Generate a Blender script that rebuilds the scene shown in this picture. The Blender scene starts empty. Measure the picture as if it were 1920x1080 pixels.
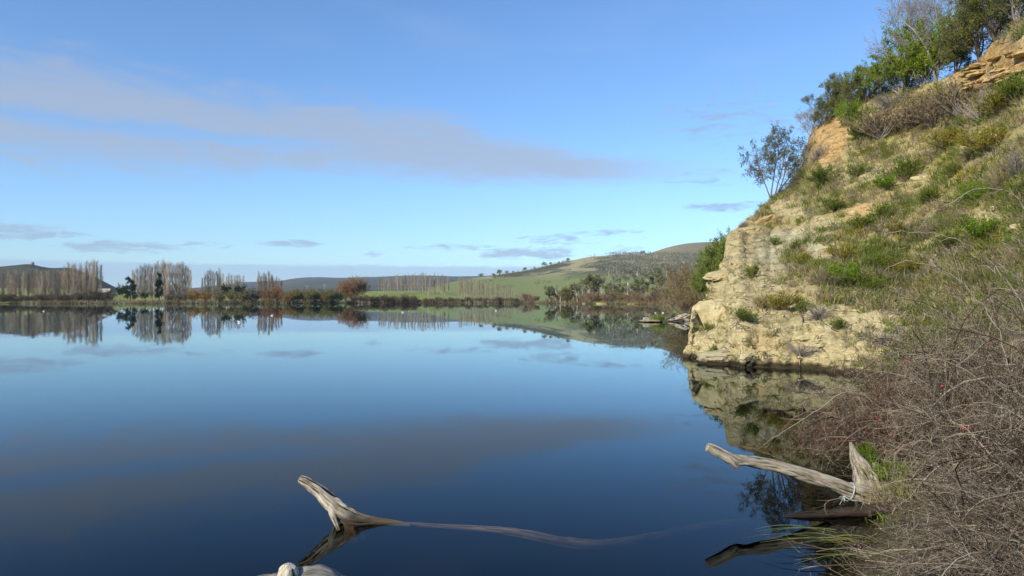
import bpy, math, random
import numpy as np
from mathutils import Vector

R = math.radians
F = 1387.0            # focal length in pixels of a 1920 wide frame
HC = 2.5              # camera height above the water
HOR = 560.0           # pixel row of the horizon
S = bpy.context.scene
C = S.collection

# ------------------------------------------------------------------ camera
cam = bpy.data.cameras.new('camera')
cam.sensor_width = 36.0
cam.lens = 36.0 * F / 1920.0
cam.shift_y = (HOR - 540.0) / 1920.0
cam.clip_start = 0.1
cam.clip_end = 60000
co = bpy.data.objects.new('camera', cam)
co.location = (0, 0, HC)
co.rotation_euler = (R(90), 0, 0)
C.objects.link(co)
S.camera = co

# ------------------------------------------------------------------ sun + sky
SUN_AZ, SUN_EL = R(-136), R(29)          # azimuth measured from +Y towards +X
sd = Vector((math.sin(SUN_AZ) * math.cos(SUN_EL), math.cos(SUN_AZ) * math.cos(SUN_EL), math.sin(SUN_EL)))
sl = bpy.data.lights.new('sun', 'SUN')
sl.energy = 5.0
sl.angle = R(0.55)
sl.color = (1.0, 0.90, 0.72)
so = bpy.data.objects.new('sun', sl)
so.rotation_euler = (-sd).to_track_quat('-Z', 'Y').to_euler()
so.location = (0, 0, 50)
C.objects.link(so)

W = bpy.data.worlds.new('World')
S.world = W
W.use_nodes = True
wt = W.node_tree
wt.nodes.clear()
SKY_STRENGTH = 0.12


class NB:
    """small helper that writes math nodes"""
    def __init__(s, tree): s.t = tree
    def n(s, kind, **kw):
        nd = s.t.nodes.new(kind)
        for k, v in kw.items(): setattr(nd, k, v)
        return nd
    def put(s, sock, v):
        if isinstance(v, bpy.types.NodeSocket): s.t.links.new(v, sock)
        else: sock.default_value = v
    def m(s, op, a, b=None, c=None, clamp=False):
        nd = s.n('ShaderNodeMath', operation=op); nd.use_clamp = clamp
        s.put(nd.inputs[0], a)
        if b is not None: s.put(nd.inputs[1], b)
        if c is not None: s.put(nd.inputs[2], c)
        return nd.outputs[0]
    def ss(s, v, lo, hi, a=0.0, b=1.0):
        nd = s.n('ShaderNodeMapRange', interpolation_type='SMOOTHSTEP')
        s.put(nd.inputs[0], v)
        for i, q in enumerate((lo, hi, a, b)): s.put(nd.inputs[i + 1], q)
        return nd.outputs[0]
    def lin(s, v, lo, hi, a=0.0, b=1.0):
        nd = s.n('ShaderNodeMapRange')
        s.put(nd.inputs[0], v)
        for i, q in enumerate((lo, hi, a, b)): s.put(nd.inputs[i + 1], q)
        return nd.outputs[0]
    def mix(s, f, a, b):
        nd = s.n('ShaderNodeMix', data_type='RGBA')
        s.put(nd.inputs[0], f); s.put(nd.inputs[6], a); s.put(nd.inputs[7], b)
        return nd.outputs[2]
    def noise(s, vec, scale, detail=4.0, rough=0.55, dist=0.0, out=0):
        nd = s.n('ShaderNodeTexNoise')
        if vec is not None: s.put(nd.inputs['Vector'], vec)
        nd.inputs['Scale'].default_value = scale
        nd.inputs['Detail'].default_value = detail
        nd.inputs['Roughness'].default_value = rough
        nd.inputs['Distortion'].default_value = dist
        return nd.outputs[out]
    def xyz(s, x, y, z):
        nd = s.n('ShaderNodeCombineXYZ')
        s.put(nd.inputs[0], x); s.put(nd.inputs[1], y); s.put(nd.inputs[2], z)
        return nd.outputs[0]
    def ramp(s, v, stops):
        nd = s.n('ShaderNodeValToRGB')
        el = nd.color_ramp.elements
        while len(el) < len(stops): el.new(0.5)
        for e, (p, c) in zip(el, stops): e.position = p; e.color = (*c, 1)
        s.put(nd.inputs[0], v)
        return nd.outputs[0]


def px_az(x): return math.degrees(math.atan((x - 960) / F))
def px_el(x, y): return math.degrees(math.atan((HOR - y) / F * math.cos(math.atan((x - 960) / F))))


def build_sky():
    b = NB(wt)
    sky = b.n('ShaderNodeTexSky', sky_type='NISHITA')
    sky.sun_disc = False
    sky.sun_elevation = SUN_EL
    sky.sun_rotation = SUN_AZ
    sky.altitude = 300
    sky.air_density = 1.0
    sky.dust_density = 0.5
    sky.ozone_density = 2.0
    geo = b.n('ShaderNodeTexCoord')
    sep = b.n('ShaderNodeSeparateXYZ')
    wt.links.new(geo.outputs['Generated'], sep.inputs[0])
    x, y, z = sep.outputs
    az = b.m('MULTIPLY', b.m('ARCTAN2', x, y), 57.2958)
    el = b.m('MULTIPLY', b.m('ARCSINE', z), 57.2958)
    # noise in a flattened angular space so that clouds lie in streaks
    v1 = b.xyz(b.m('MULTIPLY', az, 0.06), b.m('MULTIPLY', b.m('ADD', el, b.m('MULTIPLY', az, 0.06)), 0.24), 3.1)
    v2 = b.xyz(b.m('MULTIPLY', az, 0.22), b.m('MULTIPLY', b.m('ADD', el, b.m('MULTIPLY', az, 0.05)), 0.85), 7.7)
    v3 = b.xyz(b.m('MULTIPLY', az, 0.62), b.m('MULTIPLY', b.m('SUBTRACT', el, b.m('MULTIPLY', az, 0.03)), 2.6), 1.7)
    n1 = b.noise(v1, 1.0, 2.0, 0.5)
    n2 = b.noise(v2, 1.0, 4.0, 0.55, 0.4)
    n3 = b.noise(v3, 1.0, 4.0, 0.6, 0.5)
    d1 = b.m('SUBTRACT', n1, 0.5)
    d2 = b.m('SUBTRACT', n2, 0.5)
    d3 = b.m('SUBTRACT', n3, 0.5)
    # the long soft band that thins out towards +X
    cen = b.m('SUBTRACT', 12.1, b.m('MULTIPLY', b.m('MAXIMUM', b.m('ADD', az, 12.0), 0.0), 0.105))
    wid = b.m('MAXIMUM', b.lin(az, -36, 15, 5.5, 1.0), 0.35)
    off = b.m('DIVIDE', b.m('ABSOLUTE', b.m('SUBTRACT', el, b.m('ADD', cen, b.m('MULTIPLY', d1, 2.2)))), wid)
    band = b.m('SUBTRACT', 1.0, off)
    band = b.m('ADD', band, b.m('MULTIPLY', d2, 1.1))
    band = b.ss(band, 0.0, 0.85)
    band = b.m('MULTIPLY', band, b.m('MULTIPLY', b.ss(az, 17, 4), b.ss(az, -110, -60)))
    # a thin clear streak through the band
    gap = b.m('DIVIDE', b.m('ABSOLUTE', b.m('SUBTRACT', el, b.m('ADD', 11.0, b.m('ADD', b.m('MULTIPLY', az, -0.02), b.m('MULTIPLY', d2, 1.6))))), 0.75)
    gap = b.m('MULTIPLY', b.ss(gap, 1.3, 0.0), b.ss(az, -8, -20))
    band = b.m('MULTIPLY', band, b.m('SUBTRACT', 1.0, b.m('MULTIPLY', gap, 0.75)))
    # faint veils elsewhere
    veil = b.m('MULTIPLY', b.ss(n1, 0.52, 0.75), b.ss(el, 4, 9))
    veil = b.m('MULTIPLY', veil, 0.12)
    # small low puffs
    puffs = None
    ae = b.xyz(az, el, 0.0)
    for (px, py, sx, sy, amp) in ((25, 433, 3.6, .55, 1.1), (110, 441, 2.2, .4, .5), (230, 462, 4.2, .42, 1.0), (540, 455, 2.0, .32, .95), (700, 478, .7, .3, .8), (1350, 388, 3.3, .38, .95),
                                  (960, 475, 2.6, .42, 1.0), (1035, 474, 1.9, .55, 1.05), (1050, 450, 3.2, .4, .8), (1130, 436, 2.6, .3, .7), (840, 463, 3.2, .3, .75), (1180, 468, 1.6, .6, .65),
                                  (1360, 215, 5.5, 2.0, .6), (1310, 335, 2.4, .7, .5), (390, 460, 2.2, .3, .5)):
        a0, e0 = px_az(px), px_el(px, py)
        ma = b.n('ShaderNodeVectorMath', operation='MULTIPLY_ADD')
        b.put(ma.inputs[0], ae)
        ma.inputs[1].default_value = (.72 / sx, .72 / sy, 0); ma.inputs[2].default_value = (-.72 * a0 / sx, -.72 * e0 / sy, 0)
        dt = b.n('ShaderNodeVectorMath', operation='DOT_PRODUCT')
        b.put(dt.inputs[0], ma.outputs[0]); b.put(dt.inputs[1], ma.outputs[0])
        g = b.m('MULTIPLY_ADD', dt.outputs['Value'], -amp, amp)
        puffs = g if puffs is None else b.m('MAXIMUM', puffs, g)
    puffs = b.m('MAXIMUM', puffs, -0.4)
    puffs = b.ss(b.m('ADD', puffs, b.m('MULTIPLY', d3, 2.6)), 0.30, 1.15)
    wild = b.m('MULTIPLY', b.ss(n3, 0.62, 0.8), b.m('MULTIPLY', b.ss(el, 1.5, 3.0), b.ss(el, 6.5, 4.0)))
    puffs = b.m('MAXIMUM', puffs, b.m('MULTIPLY', wild, 0.35))
    # the flat bank of cloud along the horizon
    top = b.m('ADD', 2.55, b.m('MULTIPLY', d3, 0.45))
    bank = b.m('MULTIPLY', b.ss(el, b.m('ADD', top, 0.10), b.m('SUBTRACT', top, 0.22)), b.ss(el, b.m('ADD', 0.6, b.m('MULTIPLY', d2, 1.2)), 1.9, 0.55, 1.0))
    col = sky.outputs[0]
    k = 1.0 / SKY_STRENGTH
    # white balance of the photograph
    def tint(c, rgb):
        wb = b.n('ShaderNodeMix', data_type='RGBA', blend_type='MULTIPLY')
        wb.inputs[0].default_value = 1.0; wb.inputs[7].default_value = (*rgb, 1)
        wt.links.new(c, wb.inputs[6]); return wb.outputs[2]
    col = tint(col, (.90, 1.19, 1.50))
    def cc(r, g, bl): return (r * k, g * k, bl * k, 1)
    col = b.mix(veil, col, cc(.44, .56, .80))
    col = b.mix(b.m('MULTIPLY', band, 0.74), col, cc(.40, .46, .57))
    col = b.mix(b.m('MULTIPLY', puffs, 0.7), col, cc(.33, .43, .60))
    col = b.mix(b.m('MULTIPLY', bank, 0.62), col, cc(.36, .54, .80))
    bg = b.n('ShaderNodeBackground')
    bg.inputs[1].default_value = SKY_STRENGTH
    wt.links.new(col, bg.inputs[0])
    out = b.n('ShaderNodeOutputWorld')
    wt.links.new(bg.outputs[0], out.inputs[0])


build_sky()
W.cycles.sampling_method = 'MANUAL'
W.cycles.sample_map_resolution = 512

S.view_settings.view_transform = 'Standard'
S.view_settings.look = 'None'
S.view_settings.gamma = 1.0
S.view_settings.exposure = 0.12
S.view_settings.use_curve_mapping = False
S.render.engine = 'CYCLES'
cy = S.cycles
cy.use_denoising = True
cy.use_adaptive_sampling = True
cy.adaptive_threshold = 0.02
cy.adaptive_min_samples = 16
cy.max_bounces = 6
cy.diffuse_bounces = 2
cy.glossy_bounces = 3
cy.transmission_bounces = 3
cy.transparent_max_bounces = 10
cy.volume_bounces = 0
cy.caustics_reflective = False
cy.caustics_refractive = False
cy.sample_clamp_indirect = 4.0


# ------------------------------------------------------------------ helpers
def at(x, y, d):
    """world point that stands d metres away and shows at pixel x, y of the photograph"""
    return np.array([(x - 960) / F * d, d, HC + (HOR - y) / F * d])


def atw(x, y):
    """point of the water surface at pixel x, y"""
    d = HC * F / (y - HOR)
    return np.array([(x - 960) / F * d, d, 0.0])


def smooth(a, lo, hi):
    t = np.clip((a - lo) / (hi - lo), 0, 1)
    return t * t * (3 - 2 * t)


def _h(ix, iy, iz, seed):
    n = (ix * 374761393 + iy * 668265263 + iz * 1274126177 + seed * 974711) & 0xFFFFFFFF
    n = ((n ^ (n >> 13)) * 1274126177) & 0xFFFFFFFF
    n = ((n ^ (n >> 16)) * 2246822519) & 0xFFFFFFFF
    return ((n ^ (n >> 15)) & 0xFFFFFF) / float(0xFFFFFF)


def vnoise(p, seed=0):
    p = np.asarray(p, dtype=np.float64)
    i = np.floor(p).astype(np.int64)
    f = p - i
    f = f * f * f * (f * (f * 6 - 15) + 10)
    r = 0
    for dx in (0, 1):
        for dy in (0, 1):
            for dz in (0, 1):
                w = (f[..., 0] if dx else 1 - f[..., 0]) * (f[..., 1] if dy else 1 - f[..., 1]) * (f[..., 2] if dz else 1 - f[..., 2])
                r = r + w * _h(i[..., 0] + dx, i[..., 1] + dy, i[..., 2] + dz, seed)
    return r * 2 - 1


def fbm(p, octaves=4, seed=0, gain=0.5):
    p = np.asarray(p, dtype=np.float64)
    a, r, t = 1.0, 0, 0
    for o in range(octaves):
        r = r + a * vnoise(p * (2.03 ** o) + o * 17.3, seed + o)
        t += a
        a *= gain
    return r / t


def unit(v):
    return v / np.maximum(np.linalg.norm(v, axis=-1, keepdims=True), 1e-9)


class Geo:
    """collects vertices and faces and links them as ONE mesh object"""
    def __init__(s): s.v, s.f, s.n, s.a = [], [], 0, {}
    def add(s, v, quads=None, tris=None, mat=0):
        v = np.asarray(v, dtype=np.float32).reshape(-1, 3)
        if quads is not None and len(quads): s.f.append((np.asarray(quads, dtype=np.int64).reshape(-1, 4) + s.n, mat))
        if tris is not None and len(tris): s.f.append((np.asarray(tris, dtype=np.int64).reshape(-1, 3) + s.n, mat))
        s.v.append(v); s.n += len(v)
    def mesh(s, name, mats, smooth_=False):
        me = bpy.data.meshes.new(name)
        v = np.concatenate(s.v)
        me.vertices.add(len(v)); me.vertices.foreach_set('co', v.ravel())
        loops = np.concatenate([f.ravel() for f, _ in s.f]).astype(np.int32)
        tot = np.concatenate([np.full(len(f), f.shape[1]) for f, _ in s.f])
        start = np.concatenate([[0], np.cumsum(tot)[:-1]]).astype(np.int32)
        mi = np.concatenate([np.full(len(f), m) for f, m in s.f]).astype(np.int32)
        me.loops.add(len(loops)); me.loops.foreach_set('vertex_index', loops)
        me.polygons.add(len(tot)); me.polygons.foreach_set('loop_start', start)
        me.polygons.foreach_set('material_index', mi)
        me.polygons.foreach_set('use_smooth', np.full(len(tot), smooth_))
        for k, val in s.a.items():
            at_ = me.attributes.new(k, 'FLOAT', 'POINT')
            at_.data.foreach_set('value', np.asarray(val, dtype=np.float32).ravel())
        for m in (mats if isinstance(mats, (list, tuple)) else [mats]): me.materials.append(m)
        me.update(calc_edges=True)
        return me
    def build(s, name, mats, parent=None, smooth_=False, loc=None):
        return link(name, s.mesh(name, mats, smooth_), parent, loc)


def link(name, data, parent=None, loc=None):
    o = bpy.data.objects.new(name, data)
    C.objects.link(o)
    if parent is not None: o.parent = parent
    if loc is not None: o.location = loc
    return o


def tag(o, label=None, cat=None, group=None, kind=None):
    if label: o['label'] = label
    if cat: o['category'] = cat
    if group: o['group'] = group
    if kind: o['kind'] = kind
    return o


def thing(name, loc, label, cat, group=None, rz=0.0, sc=1.0):
    o = link(name, None, None, tuple(loc))
    o.rotation_euler = (0, 0, rz)
    o.scale = (sc, sc, sc) if np.isscalar(sc) else tuple(sc)
    return tag(o, label, cat, group)


ORD = ('first second third fourth fifth sixth seventh eighth ninth tenth eleventh twelfth thirteenth fourteenth fifteenth sixteenth seventeenth eighteenth nineteenth twentieth').split()
ORD += ['twenty-' + w for w in ORD[:9]] + ['thirtieth'] + ['thirty-' + w for w in ORD[:9]] + ['fortieth'] + ['forty-' + w for w in ORD[:9]]


def tubes(g, P, Rd, sides=3, mat=0, cap=False):
    """M tubes of K points each: P (M,K,3), Rd (M,K)"""
    P = np.asarray(P, dtype=np.float64); Rd = np.asarray(Rd, dtype=np.float64)
    if P.ndim == 2: P, Rd = P[None], Rd[None]
    M, K, _ = P.shape
    if M == 0: return
    T = unit(np.gradient(P, axis=1))
    ax = np.abs(T.mean(axis=1)).argmin(axis=1)
    ref = np.eye(3)[ax][:, None, :]
    N = unit(np.cross(T, ref)); B = np.cross(T, N)
    a = np.arange(sides) * 2 * np.pi / sides
    V = P[:, :, None, :] + Rd[:, :, None, None] * (np.cos(a)[None, None, :, None] * N[:, :, None, :] + np.sin(a)[None, None, :, None] * B[:, :, None, :])
    m, k, s_ = np.meshgrid(np.arange(M), np.arange(K - 1), np.arange(sides), indexing='ij')
    i0 = (m * K + k) * sides
    s2 = (s_ + 1) % sides
    q = np.stack([i0 + s_, i0 + s2, i0 + sides + s2, i0 + sides + s_], axis=-1).reshape(-1, 4)
    V = V.reshape(-1, 3)
    g.add(V, quads=q, mat=mat)
    if cap:
        for e in (0, K - 1):
            ring = (np.arange(M)[:, None] * K + e) * sides + np.arange(sides)[None, :]
            cen = V[ring].mean(axis=1)
            for j in range(M):
                vv = np.concatenate([V[ring[j]], cen[j][None]])
                order = [(s, (s + 1) % sides, sides) if e else ((s + 1) % sides, s, sides) for s in range(sides)]
                g.add(vv, tris=order, mat=mat)


def branch(rng, P, Rd, n, length, ang, rr, K=4, up=0.0, t=(0.2, 1.0), fall=0.5, curl=0.12, rmin=0.0, tip=0.35, droop=0.0):
    """n children for every path in P"""
    M, K0, _ = P.shape
    idx = np.repeat(np.arange(M), n)
    tt = rng.uniform(t[0], t[1], len(idx))
    f = tt * (K0 - 1); i = np.minimum(f.astype(int), K0 - 2); f = (f - i)[:, None]
    p0 = P[idx, i] * (1 - f) + P[idx, i + 1] * f
    T = unit(P[idx, i + 1] - P[idx, i])
    r0 = (Rd[idx, i] * (1 - f[:, 0]) + Rd[idx, i + 1] * f[:, 0]) * rr
    rnd = rng.normal(size=(len(idx), 3))
    perp = unit(rnd - (rnd * T).sum(1, keepdims=True) * T)
    a = np.radians(rng.uniform(ang[0], ang[1], len(idx)))[:, None]
    d = np.cos(a) * T + np.sin(a) * perp
    L = rng.uniform(length[0], length[1], len(idx)) * (1 - fall * tt)
    pts = [p0]
    for k in range(1, K):
        d = d + np.array([0, 0, up - droop * k / K]) + rng.normal(size=d.shape) * curl
        d = unit(d)
        pts.append(pts[-1] + d * (L / (K - 1))[:, None])
    P2 = np.stack(pts, axis=1)
    R2 = np.maximum(r0, rmin)[:, None] * np.linspace(1, tip, K)[None, :]
    return P2, R2


def leaves(g, rng, P, n, size, spread, mat=0, aspect=0.5, updir=0.0, t=(0.1, 1.0), out=0.0):
    """n leaves scattered round every path in P"""
    M, K0, _ = P.shape
    idx = np.repeat(np.arange(M), n)
    f = rng.uniform(t[0], t[1], len(idx)) * (K0 - 1); i = np.minimum(f.astype(int), K0 - 2); f = (f - i)[:, None]
    p = P[idx, i] * (1 - f) + P[idx, i + 1] * f + rng.normal(size=(len(idx), 3)) * spread
    T = unit(P[idx, -1] - P[idx, 0])
    blades(g, rng, p, unit(rng.normal(size=p.shape) + T * out + np.array([0, 0, updir])), rng.uniform(size[0], size[1], len(idx)), aspect, mat)


def blades(g, rng, p, d, L, aspect, mat=0):
    """flat rhombic leaves at p, growing along d"""
    w = unit(np.cross(d, rng.normal(size=p.shape)))
    nrm = np.cross(d, w)
    L = L[:, None]
    v = np.stack([p, p + d * L * 0.45 + w * L * aspect * 0.5, p + d * L + nrm * L * 0.1, p + d * L * 0.45 - w * L * aspect * 0.5], axis=1)
    q = np.arange(len(p) * 4).reshape(-1, 4)
    g.add(v.reshape(-1, 3), quads=q, mat=mat)


def grass(g, rng, p, n, length, width, lean, jitter, mat=0, up=None):
    """n bent blades for each root point in p; lean (N,3) bends the tips"""
    idx = np.repeat(np.arange(len(p)), n)
    b0 = p[idx] + rng.normal(size=(len(idx), 3)) * np.array([jitter, jitter, jitter * 0.25])
    d = unit(np.array([0, 0, 1.0]) + rng.normal(size=b0.shape) * 0.42 + (lean[idx] * 0.5))
    L = (rng.uniform(length[0], length[1], len(idx)))[:, None]
    w = unit(np.cross(d, rng.normal(size=b0.shape))) * (width * rng.uniform(0.6, 1.2, len(idx)))[:, None]
    mid = b0 + d * L * 0.55
    d2 = unit(d + lean[idx] * 0.9 + np.array([0, 0, -0.45]) + rng.normal(size=b0.shape) * 0.25)
    end = mid + d2 * L * 0.5
    v = np.stack([b0 - w * 0.5, b0 + w * 0.5, mid + w * 0.4, mid - w * 0.4, end], axis=1).reshape(-1, 3)
    k = np.arange(len(idx)) * 5
    g.add(v, quads=np.stack([k, k + 1, k + 2, k + 3], 1), tris=np.stack([k + 3, k + 2, k + 4], 1), mat=mat)


# ------------------------------------------------------------------ materials
def mat(name):
    m = bpy.data.materials.new(name)
    m.use_nodes = True
    t = m.node_tree
    t.nodes.clear()
    b = NB(t)
    o = b.n('ShaderNodeOutputMaterial')
    return m, b, o


def principled(b, o, col, rough=0.8, spec=0.3, bump=None, strength=0.5, dist=0.05):
    p = b.n('ShaderNodeBsdfPrincipled')
    b.put(p.inputs['Base Color'], col)
    b.put(p.inputs['Roughness'], rough)
    p.inputs['Specular IOR Level'].default_value = spec
    if bump is not None:
        bp = b.n('ShaderNodeBump')
        bp.inputs['Strength'].default_value = strength
        bp.inputs['Distance'].default_value = dist
        b.put(bp.inputs['Height'], bump)
        b.t.links.new(bp.outputs[0], p.inputs['Normal'])
    b.t.links.new(p.outputs[0], o.inputs[0])
    return p


def leaf_mat(name, cols, trans=0.25):
    m, b, o = mat(name)
    g = b.n('ShaderNodeNewGeometry')
    n = len(cols)
    c = b.ramp(g.outputs['Random Per Island'], [(i / max(n - 1, 1), q) for i, q in enumerate(cols)])
    d = b.n('ShaderNodeBsdfDiffuse'); b.put(d.inputs[0], c)
    if trans <= 0:
        b.t.links.new(d.outputs[0], o.inputs[0]); return m
    tr = b.n('ShaderNodeBsdfTranslucent'); b.put(tr.inputs[0], c)
    mx = b.n('ShaderNodeMixShader'); mx.inputs[0].default_value = trans
    b.t.links.new(d.outputs[0], mx.inputs[1]); b.t.links.new(tr.outputs[0], mx.inputs[2])
    b.t.links.new(mx.outputs[0], o.inputs[0])
    return m


def coord(b, kind='Object'):
    return b.n('ShaderNodeTexCoord').outputs[kind]


def scaled(b, vec, s):
    n = b.n('ShaderNodeVectorMath', operation='MULTIPLY')
    b.put(n.inputs[0], vec); n.inputs[1].default_value = s
    return n.outputs[0]


def attr(b, name):
    n = b.n('ShaderNodeAttribute'); n.attribute_name = name
    return n.outputs['Fac']


def land_mat(name, cols, scale, fine=8.0, rough=0.95):
    """mottled ground: three colours over two noise scales"""
    m, b, o = mat(name)
    v = coord(b)
    n1 = b.noise(v, scale, 5, 0.6, 0.3)
    n2 = b.noise(v, scale * fine, 4, 0.6)
    f = b.m('ADD', b.m('MULTIPLY', n1, 0.65), b.m('MULTIPLY', n2, 0.35))
    k = len(cols)
    c = b.ramp(f, [(0.33 + 0.34 * i / (k - 1), q) for i, q in enumerate(cols)])
    principled(b, o, c, rough, 0.1)
    return m


M = {}
M['poplar'] = leaf_mat('poplar_bark', [(.23, .18, .125), (.37, .295, .21), (.47, .385, .285), (.31, .25, .18)], 0)
M['poplar_warm'] = leaf_mat('poplar_bark_warm', [(.24, .15, .08), (.32, .21, .12), (.22, .16, .11)], 0)
M['bark'] = leaf_mat('bark', [(.10, .075, .055), (.17, .135, .10)], 0)
M['pale_bark'] = leaf_mat('pale_bark', [(.42, .37, .30), (.55, .50, .43)], 0)
M['grey_bark'] = leaf_mat('grey_bark', [(.20, .18, .155), (.33, .30, .26)], 0)
M['pine'] = leaf_mat('pine_foliage', [(.012, .024, .010), (.026, .045, .016), (.04, .06, .02)], .1)
M['gum'] = leaf_mat('gum_foliage', [(.09, .095, .04), (.16, .165, .07), (.24, .23, .11), (.13, .14, .055)], .15)
M['grey_gum'] = leaf_mat('grey_gum_foliage', [(.11, .115, .08), (.18, .18, .125), (.23, .22, .17)], .15)
M['gold'] = leaf_mat('golden_twig', [(.30, .17, .04), (.36, .22, .06), (.22, .14, .05)], .1)
M['olive'] = leaf_mat('olive_twig', [(.17, .15, .05), (.24, .20, .075), (.13, .125, .05)], .1)
M['rust'] = leaf_mat('rust_twig', [(.28, .13, .06), (.33, .18, .09), (.22, .12, .07)], .1)
M['pink'] = leaf_mat('pinkish_twig', [(.28, .17, .11), (.34, .23, .16), (.22, .15, .105)], .1)
M['dusk'] = leaf_mat('dark_twig', [(.09, .07, .045), (.17, .13, .085), (.13, .11, .07)], .0)
M['brown'] = leaf_mat('brown_twig', [(.18, .13, .065), (.26, .195, .10), (.21, .17, .095), (.15, .13, .06)], .1)
M['laurel'] = leaf_mat('glossy_leaf', [(.11, .155, .03), (.19, .245, .055), (.27, .32, .09), (.15, .195, .045)], .3)
M['lime'] = leaf_mat('bright_leaf', [(.19, .27, .02), (.29, .38, .035), (.15, .21, .02)], .35)
M['teatree'] = leaf_mat('olive_leaf', [(.09, .11, .03), (.15, .17, .045), (.21, .225, .06), (.17, .155, .07)], .25)
M['greyleaf'] = leaf_mat('grey_green_leaf', [(.08, .095, .045), (.13, .145, .08), (.19, .195, .125)], .2)
M['greytwig'] = leaf_mat('grey_twig', [(.18, .155, .13), (.29, .25, .21), (.23, .20, .165)], .05)
M['broom'] = leaf_mat('broom_shoot', [(.09, .14, .02), (.14, .20, .03), (.20, .25, .045), (.16, .17, .04)], .3)
M['darkbroom'] = leaf_mat('dark_shoot', [(.06, .10, .018), (.10, .145, .025), (.145, .18, .04), (.10, .11, .03)], .25)
M['vivid'] = leaf_mat('vivid_shoot', [(.14, .23, .02), (.20, .31, .03), (.12, .18, .02)], .3)
M['goldbroom'] = leaf_mat('gold_shoot', [(.23, .20, .03), (.30, .25, .04), (.17, .17, .03)], .3)
M['heath'] = leaf_mat('dry_heath', [(.20, .15, .09), (.28, .21, .135), (.16, .12, .07), (.24, .19, .10)], .15)
M['straw'] = leaf_mat('dry_grass', [(.36, .30, .18), (.47, .40, .26), (.29, .245, .155), (.25, .225, .115)], .25)
M['green'] = leaf_mat('green_grass', [(.13, .19, .03), (.19, .255, .045), (.25, .28, .07), (.13, .155, .04)], .3)
M['mixgrass'] = leaf_mat('mixed_grass', [(.20, .21, .06), (.32, .29, .125), (.25, .255, .08), (.39, .34, .19)], .25)
M['reed'] = leaf_mat('reed', [(.10, .17, .02), (.16, .25, .03), (.08, .12, .02)], .3)
M['blade'] = leaf_mat('water_blade', [(.13, .17, .04), (.22, .25, .07), (.30, .28, .09), (.07, .09, .025)], .2)
M['briar'] = leaf_mat('briar_bark', [(.022, .016, .011), (.075, .056, .038), (.19, .15, .11), (.37, .32, .245), (.12, .09, .064), (.035, .025, .017)], 0)  # bark tones; near-black and pale ones imitate shaded gaps and lit twigs
M['briar_red'] = leaf_mat('briar_bark_red', [(.05, .025, .02), (.14, .075, .055), (.21, .125, .095), (.10, .06, .045), (.34, .28, .22)], 0)
M['litter'] = leaf_mat('dead_leaf', [(.10, .075, .045), (.20, .16, .10), (.33, .29, .22), (.15, .14, .07), (.46, .42, .35)], .1)
M['white'] = leaf_mat('white_feather', [(.85, .85, .82), (.8, .8, .8)], 0)


def simple(name, col, rough=0.6, spec=0.4):
    m, b, o = mat(name)
    n = b.noise(coord(b), 30, 3)
    c = b.mix(b.lin(n, .3, .7, 0, 1), (*[q * .8 for q in col], 1), (*[min(1, q * 1.15) for q in col], 1))
    principled(b, o, c, rough, spec)
    return m


M['hip'] = simple('red_hip', (.55, .02, .03), .3, .5)
M['yellow'] = simple('yellow_petal', (.75, .6, .04), .6)
M['bill'] = simple('bill', (.5, .2, .05), .5)
M['rope'] = simple('pale_rope', (.46, .53, .50), .8)
M['pole'] = simple('weathered_pole', (.36, .32, .25), .9)
M['wire'] = simple('wire', (.30, .30, .28), .5)
M['tin'] = simple('roof_tin', (.42, .40, .36), .5)
M['boards'] = simple('shed_boards', (.13, .10, .08), .9)

# ------------------------------------------------------------------ ground sheet (lake bed, far shore, flat land)
SHX = [-6000, -2500, -800, 0, 200, 400, 560, 640, 760, 960, 1010, 1060, 1100, 1180, 1235, 1252, 1268, 1290, 1340, 1500, 2200, 5000]
SHD = [240, 300, 360, 385, 380, 385, 400, 415, 430, 430, 415, 385, 362, 345, 320, 240, 150, 96, 84, 76, 60, 50]


def shore_d(x): return np.interp(x, SHX, SHD)


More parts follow.
